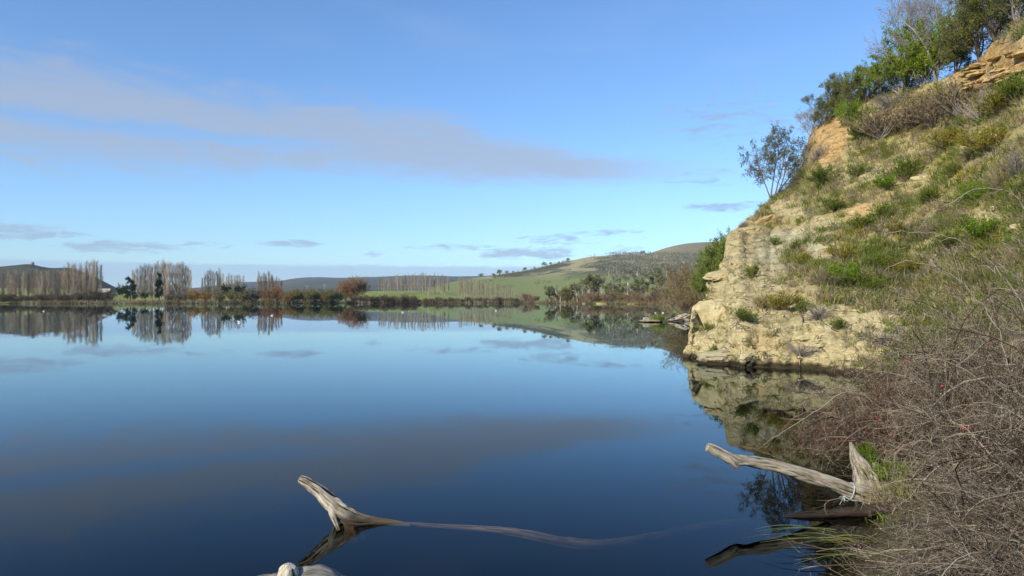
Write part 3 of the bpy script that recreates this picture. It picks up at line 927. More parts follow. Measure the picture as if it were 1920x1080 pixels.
def put(name, parts, loc, label, cat, group=None, rz=0.0, sc=1.0):
    """a thing made of shared part meshes [(part name, mesh)]"""
    o = thing(name, loc, label, cat, group, rz, sc)
    for pn, me in parts: link(pn, me, o)
    return o


POP = [proto_poplar(100 + i, 20, M['poplar'], (1, .85, 1.2, 1.05, .9)[i]) for i in range(5)]
POPW = [proto_poplar(120 + i, 20, M['poplar_warm'], 1.0) for i in range(2)]


def ground_z(px, d):
    """height of the far land at a pixel column and distance (shore level or meadow)"""
    df = max(405.0, float(shore_d(px)) + 12)
    if d < df: return 0.9
    return float(pick_rise(np.array([float(px)]), np.array([min(1.0, (d - df) / (640 - df))]))[0][2])


def poplar_row(rows, phrase, group, protos, seed, reverse=False):
    """rows: (px, py of the tip, distance)"""
    rnd = random.Random(seed)
    rows = sorted(rows, key=lambda r: -r[0] if reverse else r[0])
    for k, (px, py, d) in enumerate(rows):
        z0 = ground_z(px, d) - .1
        top = HC + (HOR - py) / F * d
        h = max(top - z0, 3)
        pr = protos[rnd.randrange(len(protos))]
        w = h / 20 * rnd.uniform(.9, 1.1)
        put('poplar_tree', [('trunk', pr[0]), ('crown', pr[1])], ((px - 960) / F * d, d, z0), f'{ORD[k]} bare poplar {phrase}', 'tree', group, rnd.uniform(0, 6.28), (w * .93, w * .93, h / 20.4))


rg = random.Random(5)
rows = []
for k in range(47):
    px = -24 + k * 4.6 + rg.uniform(-2.2, 2.2)
    tip = np.interp(px, [-20, 10, 40, 70, 85, 110, 122, 138, 145, 178, 188], [520, 514, 514, 509, 513, 511, 502, 497, 503, 492, 502]) + rg.choice((0, 1, 2, 4, 7, 12, 18)) * rg.uniform(.5, 1.1)
    rows.append((px, tip, rg.uniform(392, 425)))
poplar_row(rows, 'counted from the shed, in the grove before the dark hill', 'poplars before the dark hill', POP, 1, True)
rows = []
for k in range(24):
    px = 248 + k * 4.75 + rg.uniform(-1.5, 1.5)
    rows.append((px, np.interp(px, [245, 270, 290, 320, 345, 360], [513, 503, 499, 496, 500, 514]) + rg.uniform(-1, 5), rg.uniform(405, 430)))
poplar_row(rows, 'counted from the dark pine pair, in the grove behind the spire conifer', 'poplars behind the spire conifer', POP, 2)
rows = [(380 + k * 4.6 + rg.uniform(-1, 1), np.interp(k, [0, 3, 4, 7], [521, 509, 512, 510]) + rg.uniform(0, 5), rg.uniform(402, 415)) for k in range(8)]
poplar_row(rows, 'counted from the golden willow, beside the round dark pines', 'poplars beside the round dark pines', POP, 3)
rows = [(414 + k * 5.2 + rg.uniform(-1, 1), 518 + rg.uniform(-1, 4), 560) for k in range(9)]
poplar_row(rows, 'in the far line showing over the round dark pines', 'poplars over the round dark pines', POP, 4)
rows = [(485 + k * 4.7 + rg.uniform(-1, 1), np.interp(k, [0, 1, 4, 9], [513, 517, 514, 524]) + rg.uniform(0, 5), rg.uniform(403, 415)) for k in range(10)]
poplar_row(rows, 'counted from the round dark pines, above the orange bushes', 'poplars above the orange bushes', POPW + POP[:2], 5)
rows = [(710 + k * 4.6 + rg.uniform(-1.5, 1.5), np.interp(k, [0, 10, 20, 29], [519, 520, 516, 521]) + rg.uniform(-2, 4), rg.uniform(560, 610)) for k in range(29)]
poplar_row(rows, 'counted from the orange tree, in the long line on the meadow crest', 'poplars on the meadow crest', POP, 6)
rows = [(862 + k * 4.5 + rg.uniform(-1.2, 1.2), np.interp(k, [0, 3, 12, 25], [522, 524, 531, 545]) + rg.uniform(-2, 4), rg.uniform(470, 520)) for k in range(26)]
poplar_row(rows, 'counted from the gap, in the thin line below the farm slope', 'poplars below the farm slope', POP, 7)


def proto_pine(seed, H, spread, kind, leafm, layers=14):
    """dark conifers: spire, tiered or round-headed"""
    rng = np.random.default_rng(seed)
    tr = np.stack([np.cumsum(rng.normal(size=7)) * .06, np.cumsum(rng.normal(size=7)) * .06, np.linspace(0, 1, 7) * H * (.97 if kind != 'round' else .7)], -1)[None]
    tr_r = (np.linspace(1, .15, 7) * .05 * H * .5)[None]
    gt = Geo(); tubes(gt, tr, tr_r, 5)
    g = Geo()
    if kind == 'round':
        p1, r1 = branch(rng, tr, tr_r, 24, (spread * .8, spread * 1.3), (35, 80), .4, 4, .10, (.5, 1), .1, .15)
    else:
        p1, r1 = branch(rng, tr, tr_r, 60, (spread * .8, spread * 1.25), (68, 95), .3, 4, .05 if kind == 'tier' else .02, (.16, 1), .86 if kind == 'spire' else .6, .08)
    tubes(gt, p1, r1, 3)
    p2, r2 = branch(rng, p1, r1, 6, (spread * .22, spread * .42), (25, 70), .5, 3, .04, (.3, 1), .2, .15)
    leaves(g, rng, p2, 9, (.35, .75), .22, 0, .55, .2)
    return gt.mesh('trunk', M['bark']), g.mesh('crown', leafm)


def proto_bush(seed, H, spread, leafm, barkm, n=26, n2=6, n3=5, twig=True, lf=(.25, .5), nl=4, r0=.05, aspect=.35, up=.12, ang=(10, 62)):
    """a many-stemmed shrub with fine twigs or leaves"""
    rng = np.random.default_rng(seed)
    base = np.zeros((1, 2, 3)); base[0, 1, 2] = .12 * H
    p1, r1 = branch(rng, base, np.full((1, 2), r0), n, (H * .75, H * 1.15), ang, 1, 5, up, (0, 1), .0, .14)
    sc = np.ones(3); sc[:2] = spread / H
    p1 = p1 * sc
    gt = Geo(); tubes(gt, p1, r1, 4)
    g = Geo()
    p2, r2 = branch(rng, p1, r1, n2, (H * .22, H * .45), (18, 55), .5, 3, up * .6, (.25, 1), .2, .12)
    tubes(gt if not twig else g, p2, r2, 3)
    p3, r3 = branch(rng, p2, r2, n3, (H * .08, H * .2), (15, 60), .6, 2, up * .4, (.2, 1), .2, .1, H * .0035)
    if twig: tubes(g, p3, r3, 3)
    if nl: leaves(g, rng, p3, nl, lf, H * .025, 0, aspect, .25)
    return gt.mesh('stems', barkm), g.mesh('foliage', leafm)


def stand(name, parts, px, py_base, d, label, cat, group=None, rz=0.0, sc=1.0, z=None):
    loc = at(px, py_base, d)
    if z is not None: loc[2] = z
    return put(name, parts, loc, label, cat, group, rz, sc)


def tree_parts(pr): return [('trunk', pr[0]), ('crown', pr[1])]
def bush_parts(pr): return [('stems', pr[0]), ('foliage', pr[1])]


PINE_T = proto_pine(201, 13, 3.6, 'tier', M['pine'])
PINE_S = proto_pine(202, 16, 2.6, 'spire', M['pine'])
PINE_R = proto_pine(203, 9, 4.0, 'round', M['pine'])
d = 392
stand('pine_tree', tree_parts(PINE_T), 244, 0, d, 'tall dark pine with tiered branches next to the shed', 'tree', 'dark conifers on the far shore', 0, (1.05, 1.05, 1.0), .8)
stand('pine_tree', tree_parts(PINE_R), 225, 0, d + 4, 'lower dark pine between the shed and the tall tiered pine', 'tree', 'dark conifers on the far shore', 1, (.75, .75, .98), .8)
stand('pine_tree', tree_parts(PINE_R), 271, 0, d - 6, 'small squat dark pine at the foot of the poplar grove', 'tree', 'dark conifers on the far shore', 2, (.72, .72, .55), .7)
stand('pine_tree', tree_parts(PINE_S), 298, 0, d, 'narrow dark spire conifer standing before the poplar grove', 'tree', 'dark conifers on the far shore', 0, (.95, .95, .97), .8)
stand('pine_tree', tree_parts(PINE_R), 422, 0, d + 2, 'round-headed dark pine nearest the golden willow', 'tree', 'dark conifers on the far shore', .5, (.88, .88, 1.03), .8)
stand('pine_tree', tree_parts(PINE_R), 450, 0, d + 5, 'round-headed dark pine nearest the orange bushes', 'tree', 'dark conifers on the far shore', 2.5, (.95, .95, 1.03), .8)
stand('pine_tree', tree_parts(PINE_R), 679, 0, 470, 'dark round pine tucked behind the orange tree on the meadow', 'tree', 'dark conifers on the far shore', 2.5, (.95, .95, 1.0), 3.5)

B_GOLD = proto_bush(211, 6, 7, M['gold'], M['bark'], 30, 7, 6, True, (.3, .6), 3)
B_OLIVE = proto_bush(212, 5, 6.5, M['olive'], M['dusk'], 30, 7, 6, True, (.3, .6), 3)
B_RUST = proto_bush(213, 7, 6.5, M['rust'], M['bark'], 34, 8, 6, True, (.3, .5), 3)
B_DUSK = proto_bush(214, 4, 5.5, M['dusk'], M['dusk'], 30, 7, 6, True, (.3, .55), 2)
B_PINK = proto_bush(215, 4, 5, M['pink'], M['bark'], 30, 7, 6, True, (.2, .45), 3)
B_BROWN = proto_bush(216, 4, 4.6, M['brown'], M['grey_bark'], 34, 8, 7, True, (.12, .25), 2)
far_bushes = [
    (B_GOLD, 368, 393, .95, 'golden willow', 'broad golden willow beside the first round dark pine', 'willow_tree'),
    (B_GOLD, 388, 391, .8, '', 'smaller golden willow in front of the poplar tips', 'willow_tree'),
    (B_OLIVE, 412, 386, .8, '', 'olive shrub under the round dark pine nearest the golden willow', 'shrub'),
    (B_OLIVE, 436, 386, .95, '', 'olive shrub between the two round dark pines', 'shrub'),
    (B_OLIVE, 458, 386, .85, '', 'olive shrub under the round dark pine nearest the orange bushes', 'shrub'),
    (B_DUSK, 474, 388, 1.5, '', 'tall dull brown shrub between round pine and orange bushes', 'shrub'),
    (B_RUST, 503, 389, .8, '', 'orange bush at the foot of the warm brown poplars', 'shrub'),
    (B_RUST, 520, 391, .95, '', 'largest orange bush below the warm brown poplars', 'shrub'),
    (B_GOLD, 537, 389, .75, '', 'orange-gold bush at the end of the willow hedge', 'shrub'),
    (B_RUST, 648, 470, 1.45, '', 'orange tree nearest the white post on the meadow', 'tree'),
    (B_RUST, 664, 474, 1.75, '', 'tallest orange tree alone on the green meadow', 'tree'),
    (B_DUSK, 8, 380, .9, '', 'dark shrub at the water under the first poplars of the lake', 'shrub'),
    (B_DUSK, 45, 382, .8, '', 'dark shrub at the water below the knob of the hill', 'shrub'),
    (B_DUSK, 78, 382, .9, '', 'dark shrub at the water amid the grove before the hill', 'shrub'),
    (B_DUSK, 118, 382, 1.0, '', 'dark shrub at the water below the notch of the hill', 'shrub'),
    (B_DUSK, 148, 382, 1.1, '', 'dark shrub at the water under the tallest grove poplars', 'shrub'),
    (B_DUSK, 176, 383, 1.35, '', 'large dark shrub at the end of the grove before the shed', 'shrub'),
    (B_DUSK, 200, 385, 1.3, '', 'large dark shrub right below the shed roof', 'shrub'),
    (B_DUSK, 318, 388, .9, '', 'dark shrub at the water behind the spire conifer', 'shrub'),
    (B_DUSK, 340, 388, 1.0, '', 'dark shrub at the water at the end of the conifer grove', 'shrub'),
    (B_PINK, 985, 432, 1.15, '', 'pinkish shrub at the end of the thin poplar line', 'shrub'),
    (B_PINK, 1000, 425, .85, '', 'smaller pinkish shrub nearest the gum trees', 'shrub'),
]
for k, (pr, px, dd, sc, _, lab, nm) in enumerate(far_bushes):
    z = .5 if dd < 440 else ground_z(px, dd) - .2
    stand(nm, bush_parts(pr), px, 0, dd, lab, 'tree' if 'tree' in nm else 'shrub', None, k * 1.3, (sc * 1.02, sc, sc), z)
for k in range(9):
    px = 549 + k * 10.6
    stand('willow_shrub', bush_parts(B_OLIVE), px, 0, 398 + (k % 3) * 4, f'{ORD[k]} olive-gold willow in the clipped hedge, counted from the orange bushes', 'shrub', 'willows in the shore hedge', k * 2.1, (.95, .9, 1.02 + .1 * (k % 2)), .4)
for k in range(15):
    px = -8 + k * 13.6
    sc = (.75, .55, .95, .6, .7)[k % 5]
    stand('grove_shrub', bush_parts(B_DUSK), px, 0, 386 + (k % 3) * 5, f'{ORD[k]} low dark shrub under the grove before the hill, counted towards the shed', 'shrub', 'low shrubs under the grove', k * 2.3, (sc * 1.7, sc, sc), .4)
for k in range(14):
    px = 665 + k * 9.3
    sc = (.8, .65, .9, .7)[k % 4] * (1 if px < 780 else .6)
    stand('shore_shrub', bush_parts(B_DUSK), px, 0, 416 + (k % 3) * 4, f'{ORD[k]} dark low shrub along the meadow shore, counted from the orange tree', 'shrub', 'dark shrubs along the meadow shore', k * 1.7, (sc * 1.1, sc, sc), .3)
for k in range(16):
    px = 800 + k * 11.2
    sc = (.55, .45, .7, .5, .62)[k % 5]
    stand('waterside_shrub', bush_parts(B_DUSK), px, 0, 424 + (k % 3) * 3, f'{ORD[k]} black low shrub at the water below the thin poplars, counted towards the pinkish shrub', 'shrub', 'black shrubs below the thin poplars', k * 1.1, (sc * 1.25, sc, sc), .25)


# gums on the wooded shore
def proto_gum(seed, H, spread, leafm, barkm, nb=9, dens=6, lf=(.35, .75), lean=.0):
    rng = np.random.default_rng(seed)
    t = np.linspace(0, 1, 7)
    tr = np.stack([lean * H * t ** 1.5 + np.cumsum(rng.normal(size=7)) * .08, np.cumsum(rng.normal(size=7)) * .08, t * H * .72], -1)[None]
    tr_r = (np.linspace(1, .3, 7) * .028 * H)[None]
    gt = Geo(); tubes(gt, tr, tr_r, 6)
    p1, r1 = branch(rng, tr, tr_r, nb, (spread * .75, spread * 1.25), (30, 75), .5, 5, .08, (.22, 1), .25, .18)
    tubes(gt, p1, r1, 4)
    p2, r2 = branch(rng, p1, r1, 6, (spread * .3, spread * .55), (25, 65), .55, 3, .06, (.35, 1), .2, .15)
    tubes(gt, p2, r2, 3)
    g = Geo()
    p3, r3 = branch(rng, p2, r2, 4, (spread * .12, spread * .26), (25, 70), .6, 2, .05, (.3, 1), .2, .1)
    tubes(gt, p3, r3, 3)
    leaves(g, rng, p3, dens, lf, spread * .045, 0, .5, .1)
    return gt.mesh('trunk', barkm), g.mesh('crown', leafm)


GUM = [proto_gum(230 + i, 10, 3.4, M['gum'], M['grey_bark'], 15, 5) for i in range(3)]
GUMG = [proto_gum(236 + i, 11, 3.4, M['grey_gum'], M['pale_bark'], 12, 3) for i in range(3)]
DEAD = [proto_gum(240 + i, 10, 3.4, M['grey_gum'], M['pale_bark'], 7, 0 + 1, (.1, .15), .12) for i in range(2)]
gums = [  # proto, px, distance, height scale, base height, label
    (GUM[0], 1010, 425, .38, 5.0, 'lone slim gum tree on the green field edge'),
    (GUM[0], 1030, 392, .95, .9, 'rounded gum at the water next to the pinkish shrubs'),
    (GUMG[0], 1042, 398, .8, 1, 'greyish gum right behind the rounded waterside gum'),
    (GUM[1], 1058, 384, .75, .8, 'small gum between the rounded gum and the dark one'),
    (GUM[2], 1076, 376, 1.0, .8, 'dark gum below the bare white snag'),
    (GUMG[1], 1092, 380, 1.15, 1, 'grey gum with pale limbs beside the dark gum'),
    (GUM[1], 1108, 372, 1.45, .8, 'tallest dark gum of the waterside wood'),
    (GUMG[2], 1123, 374, 1.35, .8, 'tall grey gum next to the tallest dark one'),
    (GUM[0], 1138, 368, 1.0, .8, 'bushy gum above the yellow bank'),
    (GUMG[0], 1150, 366, 1.15, .8, 'grey gum with thin crown above the yellow bank'),
    (GUM[2], 1163, 362, 1.0, .8, 'low dense gum left of the leaning white trunk'),
    (GUM[1], 1182, 358, .95, .7, 'low gum behind the leaning white trunk'),
    (GUM[0], 1200, 362, 1.35, .7, 'dense dark gum at the edge of the bright paddock'),
    (GUM[2], 1228, 470, 1.25, 7.5, 'dark tree alone on the bright paddock'),
    (GUM[1], 1240, 480, 1.05, 7.5, 'second dark tree beside the one on the bright paddock'),
    (GUM[0], 1228, 350, .82, .7, 'slender dark tree at the water before the bright paddock'),
    (GUMG[1], 1160, 520, 1.3, 10, 'grey gum on the slope above the yellow bank'),
    (GUMG[2], 1178, 540, 1.4, 12, 'grey gum on the slope behind the leaning white trunk'),
    (GUMG[0], 1196, 560, 1.4, 13, 'grey gum on the slope above the dense dark gum'),
    (GUMG[1], 1214, 560, 1.3, 13, 'grey gum on the slope over the bright paddock'),
    (GUM[1], 1232, 600, 1.2, 17, 'green gum higher up over the bright paddock'),
    (GUMG[2], 1250, 600, 1.3, 17, 'grey gum higher up next to the brush line'),
    (GUM[2], 1262, 590, 1.1, 16, 'dark gum at the end of the slope trees'),
]
for k, (pr, px, dd, sc, z, lab) in enumerate(gums):
    zz = z if dd < 405 else float(pick_farm(np.array([float(px)]), np.array([max(0.0, (dd - np.interp(px, [1000, 1100, 1300], [432, 395, 330])) / (1400 - np.interp(px, [1000, 1100, 1300], [432, 395, 330])))]))[0][2])
    stand('gum_tree', tree_parts(pr), px, 0, dd, lab, 'tree', 'gum trees on the wooded shore', k * 1.9, sc, zz - .2)
for k, (pr, px, dd, sc, lab) in enumerate([(DEAD[0], 1050, 388, .95, 'bare white snag above the small waterside gums'), (DEAD[1], 1082, 372, .85, 'bare pale snag leaning beside the dark gum'), (DEAD[0], 1178, 352, 1.0, 'leaning bare white trunk among the low gums'),
                                         (DEAD[1], 1100, 366, .9, 'bare pale trunk leaning over the water below the tallest gum'), (DEAD[0], 1130, 366, .85, 'bare pale trunk standing above the yellow bank')]):
    stand('dead_tree', [('trunk', pr[0])], px, 0, dd, lab, 'tree', 'bare snags on the wooded shore', k * 2.2, sc, .6)
under = [(B_BROWN, 1032), (B_PINK, 1050), (B_OLIVE, 1064), (B_BROWN, 1080), (B_BROWN, 1092), (B_PINK, 1110), (B_OLIVE, 1122), (B_PINK, 1138), (B_BROWN, 1150), (B_OLIVE, 1166), (B_PINK, 1180), (B_BROWN, 1194), (B_DUSK, 1210), (B_PINK, 1222), (B_DUSK, 1238), (B_PINK, 1250)]
for k, (pr, px) in enumerate(under):
    dd = float(shore_d(px)) + 3
    sc = .75 + .5 * ((k * 7) % 3) / 2
    stand('understory_shrub', bush_parts(pr), px, 0, dd, f'{ORD[k]} low shrub at the water under the gums, counted from the pinkish shrubs', 'shrub', 'low shrubs under the gums', k * 1.3, (sc * 1.1, sc, sc), .2)

# brown scrub and green bushes on the near shore behind the cliff
B_LAUREL = proto_bush(251, 5, 5.2, M['laurel'], M['bark'], 54, 9, 6, False, (.18, .34), 8, .04, .55, .06, (8, 82))
scrub = [(B_BROWN, 1262, 150, 1.1, 'brown twiggy scrub furthest out behind the cliff tip'), (B_BROWN, 1276, 118, 1.05, 'brown twiggy scrub above the whitish rock'), (B_BROWN, 1292, 106, 1.25, 'tallest brown scrub behind the cliff tip'),
         (B_OLIVE, 1300, 94, .55, 'olive scrub low behind the cliff tip'), (B_BROWN, 1308, 96, 1.1, 'brown scrub pressed against the cliff ledge'), (B_BROWN, 1325, 90, .9, 'brown scrub below the green leafy bush'),
         (B_BROWN, 1270, 190, 1.15, 'tall brown scrub with bare crown beside the slope trees'), (B_BROWN, 1284, 165, 1.1, 'tall brown scrub next to the green leafy bush'), (B_BROWN, 1286, 90, .55, 'low brown scrub at the water behind the pale log')]
for k, (pr, px, dd, sc, lab) in enumerate(scrub):
    stand('scrub_bush', bush_parts(pr), px, 0, dd, lab, 'shrub', 'scrub behind the cliff tip', k * 1.7, (sc, sc, sc * 1.15), .4)
for k, (px, py, dd, w, h, lab) in enumerate([(1352, 530, 60, .40, .56, 'large glossy green bush growing up behind the cliff ledge'), (1374, 500, 60, .30, .46, 'glossy green bush half hidden by the upper cliff blocks'), (1328, 556, 62, .33, .36, 'lower glossy green bush leaning out over the brown scrub')]):
    stand('leafy_bush', bush_parts(B_LAUREL), px, py, dd, lab, 'shrub', None, k * 2.0, (w, w, h * 1.05))


# trees on the crest and wooded part of the farm slope
def lumps(rng, pos, h, w, g, gt, n=26):
    """many small crowns: leaf clumps on a stem each"""
    m = len(pos)
    t = np.repeat(pos[:, None, :], 2, 1).copy(); t[:, 1, 2] += h * .7
    tubes(gt, t, np.stack([h * .03, h * .015], 1), 3)
    idx = np.repeat(np.arange(m), n)
    v = unit(rng.normal(size=(len(idx), 3))) * (rng.uniform(0, 1, len(idx)) ** .4)[:, None]
    p = pos[idx] + v * np.stack([w[idx], w[idx], h[idx] * .62], 1) * .62 + np.stack([h[idx] * 0, h[idx] * 0, h[idx] * .62], 1)
    blades(g, rng, p, unit(rng.normal(size=p.shape) + np.array([0, 0, .3])), h[idx] * rng.uniform(.12, .26, len(idx)), .7)


rng = np.random.default_rng(77)
cand_x = rng.uniform(1060, 1330, 5200); cand_u = rng.uniform(.30, 1.0, 5200)
pp = pick_farm(cand_x, cand_u)
ypx = HOR - (pp[:, 2] - HC) / pp[:, 1] * F
dens = np.where(cand_x < 1095, .0, .1) + smooth(cand_x, 1130, 1170) * .9
dens = dens * np.where(ypx < 484, .9, np.where(ypx < 512, 1.0, np.where(cand_x > 1140, .8, .3))) * (fbm(pp / 60, 3, 61) * .9 + .75)
keep = rng.uniform(0, 1, 5200) < dens * .55
pf = pp[keep][:1500]
gA, gB = Geo(), Geo()
lumps(rng, pf, rng.uniform(3.5, 8, len(pf)), rng.uniform(4, 8, len(pf)), gA, gB, 20)
fo = link('forest', None)
tag(fo, 'grey-green gum forest covering the upper farm slope', 'forest', kind='stuff')
gA.build('crown', M['grey_gum'], fo); gB.build('trunk', M['pale_bark'], fo)
crest = [(902, .97), (925, .96), (936, .985), (950, .99), (962, .97), (984, .985), (1002, .99), (1020, .985), (1032, .99), (1048, .98), (1065, .99), (1180, .995), (1205, .99)]
LG = []
for i in range(3):
    r_ = np.random.default_rng(300 + i); a_, b_ = Geo(), Geo()
    lumps(r_, np.zeros((1, 3)), np.array([9.0]), np.array([8.0]), a_, b_, 150)
    LG.append((b_.mesh('trunk', M['bark']), a_.mesh('crown', M['gum'])))
for k, (px, u) in enumerate(crest):
    q = pick_farm(np.array([float(px)]), np.array([u]))[0]
    put('crest_tree', tree_parts(LG[k % 3]), q - np.array([0, 0, .3]), f'{ORD[k]} dark round tree along the skyline of the farm slope', 'tree', 'trees on the farm slope skyline', k * 2.0, (.75, .5, .95, .6, .42)[k % 5])
# a hedge line across the farm slope
hx = rng.uniform(925, 1070, 260); hu = np.interp(hx, [925, 1000, 1070], [.78, .86, .93]) + rng.normal(size=260) * .02
ph = pick_farm(hx, hu); gA, gB = Geo(), Geo()
lumps(rng, ph, rng.uniform(2.5, 6, len(ph)), rng.uniform(3, 6, len(ph)), gA, gB, 14)
fo = link('undergrowth', None)
tag(fo, 'dark scrub strip running along the upper edge of the green field', 'scrub', kind='stuff')
gA.build('crown', M['gum'], fo); gB.build('trunk', M['bark'], fo)
for hl, (xa, xb, ua, ub, n_, lab) in enumerate(((905, 1150, .30, .34, 150, 'broken hedge line crossing the lower green field'), (1010, 1160, .62, .60, 120, 'thin scrub line between green field and pale pasture'), (880, 960, .55, .75, 90, 'scrub patch at the far end of the farm slope'))):
    hx = rng.uniform(xa, xb, n_); hu = np.interp(hx, [xa, xb], [ua, ub]) + rng.normal(size=n_) * .012
    ph = pick_farm(hx, hu)[fbm(np.stack([hx / 18, hx * 0, hx * 0], -1), 2, 66 + hl) > -.1]; gA, gB = Geo(), Geo()
    lumps(rng, ph, rng.uniform(1.5, 4, len(ph)), rng.uniform(2, 5, len(ph)), gA, gB, 12)
    fo = link('undergrowth', None); tag(fo, lab, 'scrub', kind='stuff')
    gA.build('crown', M['gum'], fo); gB.build('trunk', M['bark'], fo)


def far_reeds():
    rng = np.random.default_rng(91)
    root = link('weeds', None)
    tag(root, 'uneven golden and brown reeds fringing the far shore', 'reeds', kind='stuff')
    for nm, mt, n_ in (('golden_reeds', 'straw', 1500), ('brown_reeds', 'brown', 1900), ('dark_reeds', 'dusk', 1900)):
        px = rng.uniform(-60, 1262, n_); dd = shore_d(px) + rng.uniform(-9, 13, n_)
        k = fbm(np.stack([px / 22, px * 0 + len(nm), px * 0], -1), 3, 95) > -.05
        px, dd = px[k], dd[k]
        p = np.stack([(px - 960) / F * dd, dd, np.full(len(px), .15)], -1)
        g = Geo(); grass(g, rng, p, 12, (.7, 2.3), .16, p * 0, .9); g.build(nm, M[mt], root)


far_reeds()
# scrub on the blue ridge and the dark hill keeps their outline rough
me = rock_mesh(99, (3, 3, 3.4), 3, .1, .1, .25, M['grey_rock'], 'boulder')
o = link('boulder', me, None, tuple(at(60, 494, 1300)))
tag(o, 'small rock knob on the crest of the dark hill', 'boulder')


# ------------------------------------------------------------------ shed, poles, wires, birds
def box(g, x0, x1, y0, y1, z0, z1, mat=0):
    v = [(x, y, z) for z in (z0, z1) for y in (y0, y1) for x in (x0, x1)]
    g.add(v, quads=[(0, 2, 3, 1), (4, 5, 7, 6), (0, 1, 5, 4), (2, 6, 7, 3), (0, 4, 6, 2), (1, 3, 7, 5)], mat=mat)


sh = thing('farm_shed', at(196, 560, 470) * np.array([1, 1, 0]) + np.array([0, 0, ground_z(196, 470)]), 'low farm shed with pale tin roof beside the dark conifers', 'shed')
g = Geo(); box(g, -3.2, 3.2, -2, 2, -.4, 4.4); g.build('wall', M['boards'], sh)
g = Geo(); g.add([(-4, -2.8, 4.3), (4, -2.8, 4.3), (4, 0, 6.6), (-4, 0, 6.6), (-4, 2.8, 4.3), (4, 2.8, 4.3), (-4, -2.8, 4.42), (4, -2.8, 4.42), (4, 0, 6.75), (-4, 0, 6.75), (-4, 2.8, 4.42), (4, 2.8, 4.42)],
                 quads=[(0, 3, 2, 1), (3, 4, 5, 2), (6, 7, 8, 9), (9, 8, 11, 10), (0, 1, 7, 6), (4, 10, 11, 5), (0, 6, 9, 3), (3, 9, 10, 4), (1, 2, 8, 7), (2, 5, 11, 8)]); g.build('roof', M['tin'], sh)
g = Geo(); box(g, -.7, .7, -2.08, -2.004, -.3, 2.2); dr_ = g.build('door', M['tin'], sh)
g = Geo(); box(g, .45, .55, -2.14, -2.082, .9, 1.15); g.build('handle', M['wire'], dr_)

poles = [(528, 470, 9.5, 'utility pole standing among the orange bushes'), (576, 520, 9.5, 'utility pole rising behind the middle of the willow hedge'), (608, 500, 10.5, 'utility pole rising behind the end of the willow hedge'),
         (636, 404, 6.5, 'pale post at the water beside the orange tree'), (803, 440, 9.0, 'pale utility pole on the meadow before the poplar line')]
tops = []
for px, dd, h, lab in poles:
    z0 = ground_z(px, dd) - .2
    t = thing('utility_pole', ((px - 960) / F * dd, dd, z0), lab, 'pole')
    g = Geo(); tubes(g, np.array([[0, 0, 0], [0, 0, h * .5], [0, 0, h]]), np.array([.2, .18, .16]), 8, cap=True); g.build('post', M['pole'], t)
    if dd > 410:
        g = Geo(); box(g, -1.0, 1.0, -.08, .08, h - .7, h - .55); ca_ = g.build('crossarm', M['pole'], t)
        for ix in (-.85, .85):
            g = Geo(); tubes(g, np.array([[ix, 0, h - .55], [ix, 0, h - .45], [ix, 0, h - .33]]), np.array([.05, .08, .04]), 8); g.build('insulator', M['rope'], ca_)
        tops.append((px, np.array([(px - 960) / F * dd, dd, z0 + h - .5])))
tops.sort(key=lambda a: a[0])
tops.append((1000, np.array([(1000 - 960) / F * 450, 450, 6.5])))
for k in range(len(tops) - 1):
    a, b_ = tops[k][1], tops[k + 1][1]
    t = np.linspace(0, 1, 14)[:, None]
    p = a + (b_ - a) * t; p[:, 2] -= (4 * t * (1 - t))[:, 0] * 1.2
    g = Geo(); tubes(g, p, np.full(14, .035), 4)
    tag(g.build('power_line', M['wire']), ['thin power line over the orange bushes', 'thin power line over the willow hedge', 'long power line across the green meadow', 'thin power line before the thin poplars'][k], 'power line')


def proto_bird():
    p = np.array([[-.30, 0, .10], [-.22, 0, .10], [-.10, 0, .09], [.04, 0, .09], [.14, 0, .11], [.185, 0, .17], [.19, 0, .24], [.21, 0, .275], [.245, 0, .28], [.265, 0, .275]])
    r = np.array([.01, .045, .10, .115, .085, .04, .03, .042, .035, .008])
    g = Geo(); tubes(g, p, r, 12)
    gb = Geo(); tubes(gb, np.array([[.255, 0, .275], [.29, 0, .268], [.32, 0, .262]]), np.array([.016, .011, .003]), 6)
    return g.mesh('body', M['white'], True), gb.mesh('bill', M['bill'], True)


bd = proto_bird()
for px, py, lab, rz in ((82, 584, 'white bird floating off the grove before the dark hill', .3), (510, 592, 'white bird floating off the orange bushes', .1), (755, 586, 'white bird floating off the long poplar line', 3.0),
                        (930, 583, 'white bird floating off the thin poplars', .2), (448, 605, 'white bird floating nearest the camera off the round pines', 2.9), (1229, 587, 'white bird floating closest to the flat dark rock', .4), (1243, 587, 'white bird floating between flat dark rock and pale log', 2.7)):
    put('water_bird', [('body', bd[0]), ('bill', bd[1])], atw(px, py), lab, 'bird', None, rz, .7)


# ------------------------------------------------------------------ vegetation on the slope
def slope_points(rng, n, x0=1300, x1=2150, veg=True, thr=.55):
    """random points of the slope spread evenly over what shows"""
    x = rng.uniform(x0, x1, n); gq = rng.uniform(0.03, 1.03, n)
    i = np.clip(np.searchsorted(SL.cols, x), 0, len(SL.cols) - 1)
    j = np.clip(np.searchsorted(SL.g, gq), 0, len(SL.g) - 1)
    b = SL.bare[i, j]
    keep = rng.uniform(0, 1, n) > (b * 1.02 if veg else 1 - b)
    i, j = i[keep], j[keep]
    return SL.P[i, j], SL.N[i, j], x[keep], SL.y[i, j]


